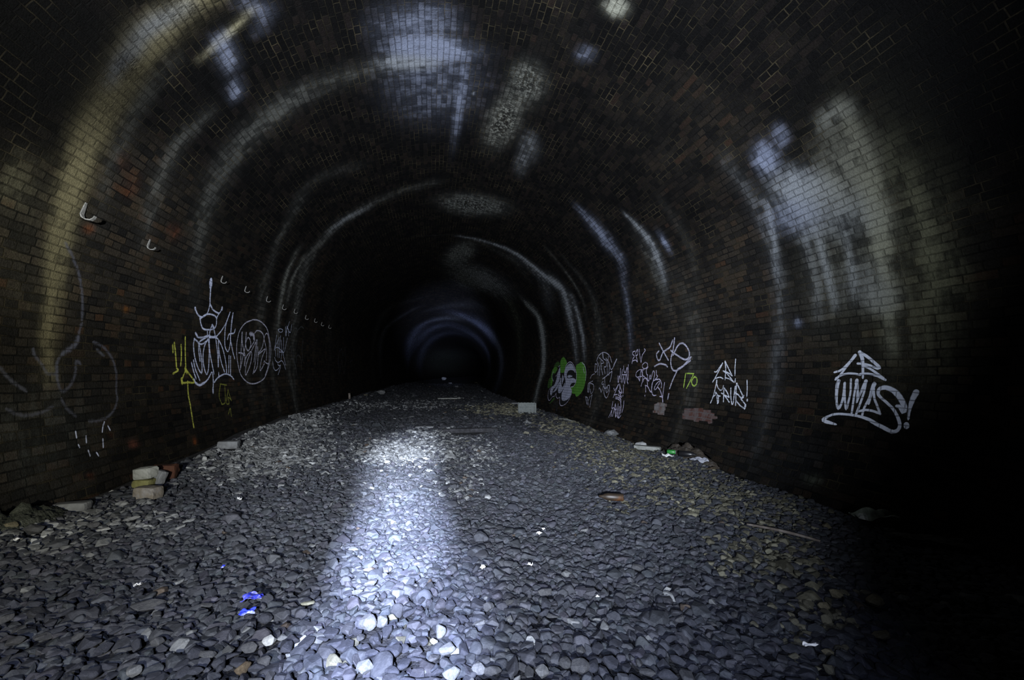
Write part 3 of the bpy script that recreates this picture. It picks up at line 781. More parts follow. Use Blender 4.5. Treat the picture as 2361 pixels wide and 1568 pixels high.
sheet('paper_scrap', 1243, 1241, .035, .03, M_PAPER, 'white paper scrap on gravel right of the torch-lit streak', 'paper scrap', .4, .02, 6, .03)
sheet('paper_scrap', 1253, 1230, .018, .02, M_PAPER, 'small white crumb of paper just beyond the larger white scrap', 'paper scrap', .2, .012, 7, .03)
sheet('paper_scrap', 1113, 1326, .022, .032, M_PAPER, 'white shard of paper with a dark shadow in bluish gravel', 'paper scrap', -.6, .016, 8, .04)
sheet('paper_scrap', 1222, 1317, .02, .025, M_PAPER, 'white fleck of paper right of the white shard', 'paper scrap', .6, .016, 9, .035)
sheet('paper_scrap', 1378, 1392, .017, .011, M_PAPER, 'tiny white flake of paper above the pale cream stone', 'paper scrap', .1, .008, 10, .035)
sheet('paper_scrap', 552, 1157, .035, .04, M_PAPER, 'white crumpled scrap on dark gravel right of the brick pile', 'paper scrap', .3, .025, 11, .02)
sheet('paper_scrap', 1869, 1508, .055, .018, M_PAPER, 'white paper strip lying in dark gravel at lower right', 'paper strip', -.15, .012, 12, .035)
sheet('paper_scrap', 316, 1366, .03, .03, M_PAPER, 'white scrap in the dark gravel at lower left above the slate-like stone', 'paper scrap', .5, .02, 13, .035)
sheet('paper_scrap', 38, 1257, .02, .03, M_PAPER, 'white and blue scrap in the dark at the left edge', 'paper scrap', .2, .015, 14, .03)
sheet('crumpled_paper', 1540, 1058, .15, .11, M_PAPER, 'torn white paper beside the green can at the right wall', 'paper', -.5, .05, 15, .02)
sheet('plastic_film', 1612, 1070, .22, .15, M_FILM, 'crumpled grey plastic film by the dark bottle at the right wall', 'plastic film', -.6, .07, 16, .02)
sheet('plastic_bag', 2016, 1190, .30, .11, M_BAG, 'crumpled greenish plastic bag at the foot of the right wall', 'plastic bag', -.62, .09, 21, .03, hump=.05)
sheet('rag', 2140, 1243, .42, .14, rough_mat('dark_rag', [(.03, .03, .03), (.06, .06, .055), (.13, .125, .11)], 25, .85, .6, .005), 'frayed dark rag in the shadow below the right wall', 'rag', -.55, .05, 18, .02)

def lathe_lying(name, prof_, seg=20):
    bm = bmesh.new(); rings = []
    for x, r in prof_:
        rings.append([bm.verts.new((x, r*math.cos(2*PI*k/seg), r*math.sin(2*PI*k/seg))) for k in range(seg)])
    for a, b in zip(rings, rings[1:]):
        for k in range(seg): bm.faces.new((a[k], a[(k+1) % seg], b[(k+1) % seg], b[k]))
    bm.faces.new(rings[0][::-1]); bm.faces.new(rings[-1])
    bmesh.ops.recalc_face_normals(bm, faces=bm.faces[:])
    return bm_mesh(name, bm, True)

def bottle(px, py, L, r, rz, mats, label, cat='bottle', cap=True, name='bottle'):
    P, mpp = spot_on_floor(px, py, 0, L*.45)
    root = empty(name, (P[0], P[1], P[2] + r + .012), rz); tag(root, label, cat)
    link('body', lathe_lying('body', [(-L*.5, r*.8), (-L*.48, r), (L*.1, r), (L*.22, r*.8), (L*.32, r*.38), (L*.45, r*.34)]), mats[0], root)
    if cap: link('cap', lathe_lying('cap', [(L*.445, r*.42), (L*.5, r*.42)]), mats[1], root)
    if len(mats) > 2: link('label_band', lathe_lying('label_band', [(-L*.3, r*1.02), (-.02*L, r*1.02)]), mats[2], root)
    CLEAR.append((P[0], P[1], r*1.5))
M_BLKPL = gloss('black_plastic', [(.008, .008, .009), (.012, .012, .014)], .35, 6, .1)
M_WHTPL = gloss('white_plastic', [(.7, .7, .7), (.78, .78, .78)], .4, 6, .1)
M_ORG = gloss('amber_plastic', [(.012, .010, .008), (.028, .018, .010), (.12, .045, .012)], .5, 5, .2)
M_CAN = gloss('green_can', [(.02, .14, .025), (.03, .22, .04)], .35, 6, .1)
bottle(1588, 1056, .26, .042, -.7, [M_BLKPL, M_WHTPL], 'dark bottle with white cap lying on its side at the right wall')
bottle(1408, 1157, .24, .034, 2.75, [M_ORG, M_ORG], 'brown plastic bottle lying flat on the ballast right of the trackbed middle', cap=False)
def can():
    P, mpp = spot_on_floor(1548, 1049)
    root = empty('drink_can', (P[0], P[1], P[2]+.045), -.6); tag(root, 'green drink can on its side by the torn white paper', 'can')
    link('body', lathe_lying('body', [(-.06, .026), (-.055, .032), (.05, .032), (.06, .027)]), M_CAN, root)
    link('end', lathe_lying('end', [(.06, .026), (.062, .026)]), M_FILM, root)
can()

def stick(px0, py0, px1, py1, r, mat, label, name='stick', cat='stick', bend=.01, raise_=.025):
    n = 14; pts = []
    for k in range(n):
        t = k/(n-1); P, _ = spot_on_floor(px0+(px1-px0)*t, py0+(py1-py0)*t)
        pts.append(Vector((P[0], P[1], P[2] + raise_ + bend*math.sin(PI*t))))
    bm = bmesh.new(); rings = []
    for k, p in enumerate(pts):
        d = (pts[min(k+1, n-1)]-pts[max(k-1, 0)]).normalized(); a = d.cross(Vector((0, 0, 1))).normalized(); b = a.cross(d)
        rr = r*(1-.3*abs(2*k/(n-1)-1))
        rings.append([bm.verts.new(p + (a*math.cos(q*PI/4)+b*math.sin(q*PI/4))*rr) for q in range(8)])
    for a, b in zip(rings, rings[1:]):
        for q in range(8): bm.faces.new((a[q], a[(q+1) % 8], b[(q+1) % 8], b[q]))
    bm.faces.new(rings[0][::-1]); bm.faces.new(rings[-1]); bmesh.ops.recalc_face_normals(bm, faces=bm.faces[:])
    tag(link(name, bm_mesh(name, bm, True), mat), label, cat)
stick(1722, 1216, 1892, 1256, .012, M_WOOD, 'long thin stick lying on the ochre gravel by the right wall')
stick(1288, 968, 1322, 974, .022, M_PALEB, 'short pale curved stick at the foot of the right wall under the green mural', bend=.02)

# two low mounds of earth against the walls: one mesh each, loose crumbly soil
def mound(px, py, w, l, h, rz, mat, label, seed):
    P, mpp = spot_on_floor(px, py); r = np.random.default_rng(seed); n = 46
    u, v = np.meshgrid(np.linspace(-1, 1, n), np.linspace(-1, 1, n), indexing='ij')
    d = np.sqrt(u*u+v*v); z = h*np.clip(1-d, 0, 1)**.8
    nz = np.zeros_like(u)
    for k in range(16): nz += np.sin(u*r.uniform(-16, 16)+v*r.uniform(-16, 16)+r.uniform(0, 6))/(3+k*.3)
    z = z*(1+.28*nz) - .05*(d > .97)
    z += r.uniform(-.012, .012, z.shape)*(d < .95)
    c, s = math.cos(rz), math.sin(rz)
    X, Y = u*w/2, v*l/2; x = X*c-Y*s; y = X*s+Y*c
    g = floor_z(x+P[0], y+P[1]) - P[2]
    x = np.clip(x + P[0], CX - R + TUL + .06, CX + R - TUR - .09) - P[0]
    V = np.stack([x, y, z+g-.01], -1).reshape(-1, 3)
    i, j = np.meshgrid(np.arange(n-1), np.arange(n-1), indexing='ij'); a = (i*n+j).ravel()
    keep = (d[:-1, :-1] < 1.0).ravel()
    me = np_mesh('dirt_mound', V, np.stack([a, a+n, a+n+1, a+1], -1)[keep], True)
    o = link('dirt_mound', me, mat); o.location = tuple(P)
    tag(o, label, 'dirt mound')
M_DIRT = rough_mat('brown_earth', [(.03, .024, .018), (.06, .048, .036), (.13, .12, .11)], 14, .95, 1.0, .02)
M_MOSS = rough_mat('mossy_rubble', [(.02, .024, .018), (.045, .05, .038), (.10, .105, .09)], 14, .95, 1.0, .02)
mound(1592, 1028, 1.5, .5, .2, 1.57, M_DIRT, 'brown earth mound against the right wall behind the litter', 3)
mound(35, 1122, .8, .5, .12, 1.57, M_MOSS, 'mossy rubble heap against the left wall at the frame edge', 4)

# ------------------------------------------------------------------ cable brackets on the left wall
M_BRK = rough_mat('limescaled_iron', [(.06, .06, .055), (.17, .17, .165), (.34, .34, .33)], 30, .7, .5, .003)
def bracket_mesh(name='cable_bracket', hgt=.16, reach=.13):
    # back plate on the wall, a flat arm that reaches out and an upturned lip (local: x out of wall, z up the wall, y along)
    pts = [(.006, hgt), (.008, hgt*.5), (.01, .03), (.03, 0), (.07, -.012), (reach*.85, -.004), (reach, .02), (reach+.004, .05)]
    w = [.012, .02, .024, .024, .022, .02, .018, .014]; t = .010
    bm = bmesh.new(); rings = []
    for k, ((x, z), ww) in enumerate(zip(pts, w)):
        a = pts[max(k-1, 0)]; b = pts[min(k+1, len(pts)-1)]; L = math.hypot(b[0]-a[0], b[1]-a[1]); nx, nz = -(b[1]-a[1])/L*t, (b[0]-a[0])/L*t
        rings.append([bm.verts.new((x+sx*nx*.5, sy*ww, z+sx*nz*.5)) for sx, sy in ((-1, -1), (1, -1), (1, 1), (-1, 1))])
    for a, b in zip(rings, rings[1:]):
        for q in range(4): bm.faces.new((a[q], a[(q+1) % 4], b[(q+1) % 4], b[q]))
    bm.faces.new(rings[0][::-1]); bm.faces.new(rings[-1]); bmesh.ops.recalc_face_normals(bm, faces=bm.faces[:])
    me = bm_mesh(name, bm); me.materials.append(M_BRK)
    return me
BRK = bracket_mesh()
BRPOS = [(184, 499, .85, 'limescaled iron cable bracket on the left wall, nearest one beside the tan stain'), (338, 571, .62, 'limescaled iron cable bracket on the left wall, second in the row'),
         (508, 650, .6, 'pale iron cable bracket on the left wall just up from the crown drawing'), (563, 672, .6, 'pale iron cable bracket right of the crown drawing, above the oval tag'), (613, 694, .6, 'pale iron cable bracket on the first grey stain past the oval tag')]
BRPOS += [(x, y, .6, 'small pale iron cable bracket in the far part of the row along the left wall') for x, y in ((650, 712), (677, 721), (703, 735), (724, 742), (740, 750), (757, 756))]
for i, (px, py, sc, lab) in enumerate(BRPOS):
    y, s = hit_wall(np.array([px]), np.array([py]))
    P = wall_pt(y, s)[0]; nx, nz = prof_n(s); nx, nz = float(nx[0]), float(nz[0])
    o = bpy.data.objects.new('cable_bracket', BRK); COL.objects.link(o)
    X = Vector((nx, 0, nz)); Y_ = Vector((0, 1, 0)); Zv = X.cross(Y_)
    if Zv.z < 0: Zv = -Zv; Y_ = -Y_
    Mx = Matrix((X, Y_, Zv)).transposed().to_4x4(); Mx.translation = Vector(P)
    o.matrix_world = Mx @ Matrix.Scale(sc, 4)
    tag(o, lab, 'bracket', 'cable brackets along the left wall')

# ------------------------------------------------------------------ graffiti
CROPS = {'A': (430, 630, 5.4077), 'B': (540, 720, 8.7125), 'C': (1250, 810, 10.45), 'D': (1340, 800, 9.225), 'E': (1440, 770, 7.839), 'F': (1620, 810, 10.45),
         'G': (1880, 790, 6.819), 'H': (0, 700, 5.2267), 'L': (380, 620, 3.919), 'I': (640, 560, 3.92), 'J': (0, 560, 2.273)}
def to_px(key, pts):
    ox, oy, sc = CROPS[key]; return [(ox+x/sc, oy+y/sc) for x, y in pts]

class Paint:
    """collects strokes and fills lying on the lining, a couple of millimetres proud of it"""
    def __init__(s): s.V = []; s.F = []; s.U = []; s.T = []; s.lay = .002
    def quadstrip(s, L, Rr, ua):
        b = len(s.V); n = len(L)
        for k in range(n):
            s.V += [L[k], Rr[k]]; s.T += [(ua[k], 0.0), (ua[k], 1.0)]
        for k in range(n-1): s.F.append((b+2*k, b+2*k+1, b+2*k+3, b+2*k+2))
    def stroke(s, key, pts, w, taper=None):
        P = np.array(to_px(key, pts))
        if len(P) == 1: P = np.vstack([P, P + [.6, .6]])
        Q = catmull(P, 1.6)
        y, sg = hit_wall(Q[:, 0], Q[:, 1])
        # even steps along the wall
        d = np.r_[0, np.cumsum(np.hypot(np.diff(y), np.diff(sg)))]
        if d[-1] < 1e-4: return
        n = max(3, int(d[-1]/max(.012, w*.35))); t = np.linspace(0, d[-1], n)
        y, sg = np.interp(t, d, y), np.interp(t, d, sg)
        # round ends
        ty, ts = np.gradient(y), np.gradient(sg); L = np.hypot(ty, ts)+1e-9; ty, ts = ty/L, ts/L
        e = w*.5*np.array([.98, .8, .5]); cw = np.array([.2, .6, .87])
        y2 = np.r_[y[0]-ty[0]*e, y, y[-1]+ty[-1]*e[::-1]]; s2 = np.r_[sg[0]-ts[0]*e, sg, sg[-1]+ts[-1]*e[::-1]]
        ty2 = np.r_[[ty[0]]*3, ty, [ty[-1]]*3]; ts2 = np.r_[[ts[0]]*3, ts, [ts[-1]]*3]
        ww = np.r_[cw, np.ones(n), cw[::-1]]*w*.5
        if taper is not None: ww = ww*np.interp(np.linspace(0, 1, len(ww)), np.linspace(0, 1, len(taper)), taper)
        Lp = np.stack([y2 - ts2*ww, s2 + ty2*ww], -1); Rp = np.stack([y2 + ts2*ww, s2 - ty2*ww], -1)
        s.lay += .00006
        a = [(p[0], p[1], s.lay) for p in Lp]; b = [(p[0], p[1], s.lay) for p in Rp]
        s.quadstrip(a, b, np.linspace(0, 1, len(ww)))
    def fill(s, key, poly, lay):
        P = catmull(np.array(to_px(key, poly + poly[:1])), 2.0)[:-1] if key != 'Z' else np.array(poly, float)
        y, sg = hit_wall(P[:, 0], P[:, 1])
        c = [Vector((a, b)) for a, b in zip(y, sg)]; nb = len(c)
        gy = np.arange(y.min(), y.max(), .09); gs = np.arange(sg.min(), sg.max(), .09)
        c += [Vector((a+.013, b+.011)) for a in gy for b in gs]
        v, e, f, *_ = delaunay_2d_cdt(c, [], [list(range(nb))], 1, 1e-5)
        b = len(s.V)
        for q in v: s.V.append((q.x, q.y, .002+lay)); s.T.append((.5, .5))
        for q in f: s.F.append(tuple(b+i for i in q))
    def build(s, name, mat, parent=None):
        A = np.array(s.V)
        X = np.empty((len(A), 3))
        for o in np.unique(A[:, 2]):
            k = A[:, 2] == o; X[k] = wall_pt(A[k, 0], A[k, 1], o)
        me = bpy.data.meshes.new(name); me.from_pydata(X.tolist(), [], s.F); me.update()
        u0 = me.uv_layers.new(name='UVMap'); u1 = me.uv_layers.new(name='stroke')
        li = np.empty(len(me.loops), np.int32); me.loops.foreach_get('vertex_index', li)
        u0.data.foreach_set('uv', A[li, :2].astype(np.float32).ravel()); u1.data.foreach_set('uv', np.array(s.T, np.float32)[li].ravel())
        for p in me.polygons: p.use_smooth = True
        return link(name, me, mat, parent)

P_WHITE = paint_material('white_spray_paint', (.66, .70, .80), 1.0, .35)
P_SOFT = paint_material('white_spray_soft', (.64, .70, .95), .95, .75, spotty=.5)
P_LAV = paint_material('lavender_spray_paint', (.52, .52, .66), .85, .55, spotty=.6)
P_FAINT = paint_material('faded_lavender_paint', (.17, .18, .24), .34, 1.0, spotty=1.6)
P_FAINTER = paint_material('nearly_gone_paint', (.12, .13, .14), .45, 1.0, spotty=1.2)
P_YEL = paint_material('yellow_spray_paint', (.58, .60, .10), .8, .6, spotty=1.0)
P_YELD = paint_material('faded_yellow_paint', (.34, .36, .06), .55, .7, spotty=1.1)
P_LIME = paint_material('lime_spray_paint', (.42, .62, .10), .9, .4, spotty=.7)
P_GREEN = paint_material('green_spray_paint', (.085, .26, .03), .95, .02, .6)
P_DKGRN = paint_material('thin_green_paint', (.05, .13, .025), .7, .02, .6)
P_BLACK = paint_material('black_spray_paint', (.006, .006, .007), 1.0, .05, .2)
P_FILL = paint_material('pale_violet_fill', (.40, .42, .55), .95, .02, .65)
P_LILAC = paint_material('lilac_marker_paint', (.58, .54, .74), .95, .4)

def graffiti(name, label, key, strokes, w, mat, wide=()):
    p = Paint()
    for st in strokes: p.stroke(key, st, w)
    for st, ww, tp in wide: p.stroke(key, st, ww, tp)
    o = p.build(name, mat); tag(o, label, 'graffiti', 'graffiti on the tunnel walls'); return o

graffiti('graffiti_lettering', 'white spray tag topped by a crown on a long stem, left wall', 'A', [
 [(292, 290), (292, 380)], [(292, 380), (270, 470), (240, 520), (190, 545), (140, 515), (105, 440)], [(300, 400), (325, 450), (370, 485), (410, 495), (440, 440)],
 [(405, 500), (375, 560), (370, 640), (340, 690), (260, 705), (205, 690), (180, 640), (165, 560)], [(180, 560), (230, 520), (290, 510), (350, 530), (375, 560)],
 [(320, 650), (300, 690), (285, 760), (282, 880), (295, 1020), (320, 1150), (340, 1250)], [(340, 700), (360, 800), (378, 930), (390, 1060), (393, 1160)], [(395, 850), (397, 1000), (395, 1160)],
 [(115, 755), (140, 795), (200, 800), (265, 780), (320, 795), (360, 795), (430, 720), (490, 620), (540, 490)], [(258, 735), (262, 790)], [(360, 795), (400, 835), (445, 930), (470, 1020), (490, 1130), (498, 1250)],
 [(540, 490), (490, 640), (475, 780), (480, 920), (515, 975), (540, 900), (550, 760), (560, 600), (578, 500)], [(578, 500), (560, 650), (545, 800), (560, 900), (580, 1000), (598, 1060)],
 [(510, 820), (530, 760), (590, 745), (605, 700)], [(270, 830), (200, 880), (160, 880), (165, 850), (260, 790)], [(150, 870), (150, 960), (165, 1090)],
 [(95, 820), (85, 900), (95, 1020), (120, 1120), (150, 1200), (185, 1245), (190, 1150), (175, 1000), (150, 880), (120, 840), (95, 820)],
 [(265, 820), (225, 900), (205, 1000), (205, 1100), (225, 1210), (250, 1260), (270, 1200), (278, 1080), (280, 950), (272, 840)], [(398, 930), (415, 1040), (440, 1140), (470, 1225)],
 [(60, 1120), (85, 1220), (115, 1310)], [(85, 1090), (105, 1190), (160, 1330)], [(527, 1030), (522, 1240)], [(548, 1040), (547, 1270)],
 [(90, 1320), (115, 1370), (160, 1395), (215, 1370), (265, 1320), (315, 1235), (330, 1330), (328, 1480)], [(345, 1360), (380, 1310), (430, 1275), (490, 1255), (550, 1280), (585, 1320)], [(398, 1245), (400, 1300)]],
 .036, P_SOFT, [([(300, 95), (300, 160)], .10, [.8, 1, .6]), ([(298, 170), (292, 300)], .04, None), ([(105, 435), (110, 450)], .05, None), ([(440, 430), (440, 450)], .05, None), ([(326, 1440), (328, 1485)], .05, None),
  ([(110, 750), (130, 785)], .05, None), ([(320, 650), (335, 680)], .06, None), ([(290, 800), (350, 795)], .05, None), ([(110, 1370), (160, 1395), (220, 1365)], .05, None)])

graffiti('graffiti_lettering', 'white scribbled letters inside a large sprayed oval, left wall', 'B', [
 [(370, 150), (220, 220), (110, 370), (60, 560), (45, 750), (60, 960), (110, 1200), (180, 1330), (290, 1420), (400, 1435), (520, 1390), (610, 1310), (680, 1130), (720, 960), (735, 760), (710, 560), (660, 340), (570, 220), (470, 160), (370, 150)],
 [(155, 410), (160, 600), (190, 770), (215, 880), (205, 1070)], [(155, 420), (135, 780), (120, 1150)], [(120, 1150), (170, 900), (220, 680), (240, 410)], [(90, 815), (150, 820), (200, 870)],
 [(240, 410), (225, 620), (250, 740), (285, 770), (330, 650), (310, 540), (270, 510), (235, 590)], [(285, 770), (400, 580), (390, 480), (350, 430), (330, 480)],
 [(200, 1060), (240, 900), (330, 790), (350, 880), (310, 1080), (230, 1260), (225, 1130), (260, 980), (330, 800)], [(350, 760), (430, 600)],
 [(410, 420), (450, 370), (520, 380), (580, 450), (600, 560), (630, 680), (650, 820), (640, 960)], [(440, 560), (430, 700), (410, 850), (395, 990)], [(460, 560), (445, 750), (430, 950), (400, 1130), (375, 1230)], [(470, 700), (475, 900), (455, 1100), (400, 1210)],
 [(475, 840), (560, 700), (610, 480), (660, 430), (700, 600), (700, 850), (690, 1020), (640, 1020), (600, 980), (595, 1010)], [(480, 850), (620, 740), (560, 900), (520, 1080), (525, 1170), (600, 1040)], [(690, 1020), (660, 1150), (620, 1260)]],
 .032, P_LAV, [([(320, 430), (380, 450), (395, 520)], .09, None), ([(155, 410), (150, 560)], .045, None)])

graffiti('graffiti_lettering', 'cramped white tag with a small ring above it, right of the oval, left wall', 'B', [
 [(880, 350), (930, 330), (975, 360), (950, 400), (900, 390), (880, 350)], [(1030, 290), (1030, 470)], [(1060, 280), (1045, 470)], [(1110, 190), (1060, 340), (1030, 430)], [(1060, 280), (1120, 410), (1155, 250)], [(1090, 350), (1090, 470)],
 [(850, 460), (830, 600), (805, 760)], [(900, 510), (830, 680), (815, 740)], [(880, 560), (870, 900)], [(930, 470), (910, 650), (900, 910)], [(990, 510), (985, 760)], [(1065, 520), (1010, 780)], [(815, 730), (880, 710), (990, 820)],
 [(940, 560), (950, 800), (940, 950)], [(820, 760), (830, 880)], [(900, 800), (1000, 800)], [(960, 760), (1000, 930), (1030, 1060)], [(810, 910), (830, 970), (880, 1010), (950, 975), (1000, 1050), (1030, 1150)],
 [(770, 1000), (790, 1120), (830, 1170), (890, 1130), (920, 1060), (925, 1110), (880, 1250)], [(870, 1010), (880, 1060), (920, 1080)]], .024, P_SOFT)

graffiti('graffiti_lettering', 'faint grey looping outlines beyond the cramped white tag, left wall', 'B', [
 [(1140, 520), (1170, 390), (1220, 320), (1265, 370), (1215, 520), (1190, 700), (1195, 900), (1240, 1120)], [(1270, 370), (1340, 290), (1390, 320)], [(1100, 760), (1130, 690), (1160, 820)], [(1250, 1000), (1250, 900), (1290, 860), (1340, 950), (1350, 1150)],
 [(1120, 1100), (1130, 950), (1180, 950), (1230, 1120), (1260, 1260)], [(1380, 560), (1360, 760), (1380, 1000)]], .05, P_FAINTER)

graffiti('graffiti_lettering', 'blotchy yellow letters left of the crown tag, left wall', 'L', [
 [(85, 670), (95, 760), (105, 890), (120, 915), (75, 945)], [(70, 690), (72, 750)], [(145, 690), (148, 780), (142, 870)], [(183, 620), (183, 740), (188, 900)], [(190, 910), (150, 1020), (210, 1025), (265, 1020), (190, 910)],
 [(205, 1020), (210, 1130), (230, 1240), (245, 1340), (260, 1430)]], .036, P_YEL, [([(185, 905), (195, 930)], .07, None), ([(150, 1000), (155, 1030)], .06, None)])
graffiti('graffiti_lettering', 'small faded yellow scrawl under the crown tag, left wall', 'L', [
 [(500, 1040), (555, 1050)], [(500, 1050), (490, 1150), (515, 1225)], [(540, 1050), (545, 1200), (515, 1225)], [(570, 1095), (555, 1210), (580, 1215), (570, 1160), (595, 1180)], [(575, 1310), (590, 1260), (600, 1330)], [(570, 1100), (600, 1190)]], .028, P_YELD)
graffiti('graffiti_lettering', 'big worn lavender curves at the nearest part of the left wall', 'H', [
 [(980, 250), (950, 350), (930, 470), (880, 510), (760, 600), (690, 700), (675, 830), (700, 960), (745, 1060), (830, 1000), (885, 900), (910, 780), (915, 690), (960, 720)], [(400, 560), (420, 640), (500, 730), (560, 840), (650, 850)],
 [(0, 780), (80, 880), (200, 980), (300, 1050)], [(90, 1280), (200, 1330), (330, 1350), (500, 1310), (620, 1250)], [(745, 1160), (800, 1260), (900, 1350)],
 [(1130, 470), (1250, 530), (1340, 650), (1370, 720), (1400, 850), (1400, 1050), (1410, 1170), (1370, 1280), (1290, 1370), (1180, 1410), (1080, 1415)], [(1170, 560), (1240, 620)], [(790, -720), (890, -520), (960, -300), (990, -40), (985, 180)]],
 .05, P_FAINT, [([(930, 430), (900, 500), (770, 590)], .08, None), ([(680, 720), (690, 900)], .05, None)])
for st in ([(545, 940), (538, 965), (535, 990)], [(565, 960), (575, 980)], [(538, 1030), (540, 1070)], [(395, 990), (400, 1020)], [(450, 1015), (452, 1045)], [(410, 1060), (415, 1070)], [(462, 1090), (470, 1115)], [(505, 1100), (515, 1115)]):
    p = Paint(); p.stroke('J', st, .022); o = p.build('paint_drip', P_SOFT)
    tag(o, 'small white paint drip low on the left wall under the worn lavender curves', 'paint drip', 'white paint drips on the left wall')
graffiti('graffiti_lettering', 'pale dim scribble far down the left wall beyond the bracket row', 'I', [
 [(560, 960), (550, 1060), (560, 1180), (580, 1060), (600, 1180), (620, 1020)], [(560, 980), (580, 960), (590, 1020), (610, 940), (612, 1040)], [(545, 1020), (548, 1130)], [(660, 1070), (665, 1190)], [(655, 1080), (675, 1060), (670, 1120)]], .045, P_FAINT)

# right wall
def mural():
    y, s = hit_wall(np.array([1305.]), np.array([940.])); P = wall_pt(y, s)[0]
    root = empty('graffiti_mural', tuple(P)); tag(root, 'green and pale violet cartoonish bubble mural on the right wall', 'graffiti', 'graffiti on the tunnel walls')
    Mi = Matrix.Translation(-Vector(P))
    def add(nm, p, mat):
        o = p.build(nm, mat, root); o.matrix_parent_inverse = Mi; return o
    p = Paint()
    p.fill('C', [(930, 260), (990, 270), (1040, 360), (1065, 520), (1050, 720), (1000, 900), (930, 1020), (830, 1095), (790, 1030), (720, 1010), (690, 880), (780, 820), (830, 700), (820, 500), (820, 350), (880, 300)], .0008)
    add('green_background', p, P_GREEN); p = Paint()
    p.fill('C', [(515, 130), (570, 200), (600, 300), (560, 380), (540, 480), (500, 530), (450, 510), (440, 360), (440, 260), (470, 180)], .0008)
    add('green_background', p, P_GREEN); p = Paint()
    p.fill('C', [(270, 420), (330, 370), (370, 430), (300, 560), (270, 680), (240, 780), (230, 850), (205, 850), (210, 640), (240, 480)], .0008)
    add('green_background', p, P_GREEN)
    p = Paint()
    p.fill('C', [(300, 330), (340, 270), (400, 250), (430, 330), (400, 370), (340, 380), (280, 410)], .0005)
    p.fill('C', [(160, 680), (195, 640), (200, 760), (180, 880), (135, 880), (140, 780)], .0005)
    p.fill('C', [(270, 1130), (300, 1100), (290, 1170), (180, 1270), (190, 1240)], .0005)
    add('thin_green_wash', p, P_DKGRN)
    p = Paint()
    p.fill('C', [(140, 1080), (160, 950), (210, 870), (260, 740), (250, 600), (290, 520), (330, 580), (420, 360), (440, 400), (440, 640), (470, 520), (540, 520), (560, 400), (620, 300), (680, 255), (740, 300), (800, 420), (830, 560), (820, 700), (760, 830), (690, 870), (715, 960), (700, 1060), (640, 1180), (540, 1290), (460, 1315), (425, 1260), (420, 1120), (360, 1130), (330, 1050), (250, 1100), (180, 1180), (150, 1160)], .0016)
    for st in ([(850, 360), (870, 440), (860, 560)], [(900, 370), (890, 480), (905, 620)], [(950, 380), (940, 560), (955, 700)], [(990, 430), (985, 600)], [(880, 620), (900, 760)], [(930, 700), (915, 820)], [(960, 720), (975, 760)], [(870, 760), (880, 840)], [(850, 880), (880, 890), (910, 950), (890, 1010), (830, 990)], [(790, 960), (850, 1000)], [(870, 880), (875, 1030)], [(1010, 560), (1020, 680)]):
        p.stroke('C', st, .035)
    add('black_outline_fill', p, P_BLACK)
    p = Paint()
    for q in ([(430, 380), (440, 440), (435, 620), (400, 740), (330, 860), (270, 920), (250, 1000), (220, 1070), (195, 1020), (200, 930), (240, 850), (290, 820), (340, 700), (370, 560), (400, 450)],
              [(440, 650), (460, 640), (462, 760), (480, 850), (510, 850), (545, 760), (540, 850), (480, 960), (430, 1010), (390, 990), (390, 880), (420, 790)],
              [(495, 560), (520, 620), (525, 680), (500, 740), (490, 800), (478, 700)], [(360, 830), (430, 730), (370, 900), (300, 980), (260, 990), (300, 930)],
              [(540, 470), (580, 380), (640, 310), (690, 290), (745, 340), (790, 430), (803, 520), (760, 470), (700, 450), (640, 470), (602, 540), (600, 620), (640, 655), (720, 640), (770, 650), (820, 700), (800, 755), (760, 755), (710, 775), (678, 840), (690, 900), (705, 980), (690, 1060), (640, 1140), (560, 1190), (500, 1190), (470, 1150), (475, 1010), (510, 930), (560, 800), (560, 680), (535, 600)],
              [(605, 600), (640, 575), (690, 575), (735, 600), (690, 625), (640, 640)]):
        p.fill('C', q, .0024)
    add('pale_violet_fill', p, P_FILL)
    p = Paint()
    for st in ([(430, 700), (390, 780), (330, 860), (280, 920)], [(480, 850), (465, 700), (470, 530)], [(500, 550), (535, 660), (550, 720)], [(640, 690), (635, 740), (642, 810)], [(655, 340), (700, 355), (740, 345)], [(700, 330), (725, 380)], [(620, 700), (660, 690)]):
        p.stroke('C', st, .03)
    p.lay += .0018
    add('black_detail_lines', p, P_BLACK)
    p = Paint(); p.lay += .0022
    p.stroke('C', [(640, 603), (690, 600)], .05)
    add('green_pupil', p, P_GREEN)
    p = Paint(); p.lay += .0026
    for st in ([(395, 375), (430, 348)], [(275, 490), (250, 560), (245, 640), (275, 720)], [(330, 600), (355, 580), (375, 520)], [(210, 870), (160, 960), (140, 1080), (155, 1170), (190, 1180), (250, 1100), (300, 1080), (340, 1010), (340, 1090), (380, 1140), (425, 1110), (425, 1250), (460, 1310), (540, 1290), (620, 1210), (690, 1080), (715, 970), (690, 870), (750, 850), (810, 760), (825, 680)],
               [(560, 430), (570, 370), (620, 290), (680, 255), (740, 300), (800, 420), (828, 540), (825, 680)], [(995, 390), (1000, 450), (1020, 530)], [(965, 270), (1030, 350), (1062, 500), (1050, 700)]):
        p.stroke('C', st, .026)
    add('white_outline', p, P_LILAC)
mural()
graffiti('graffiti_lettering', 'tiny faint lilac scrawl under the green mural, right wall', 'C', [[(310, 1170), (280, 1300), (250, 1420)], [(290, 1290), (330, 1230), (380, 1200)], [(330, 1230), (340, 1330), (350, 1440), (375, 1300), (380, 1220)]], .02, P_FAINT)
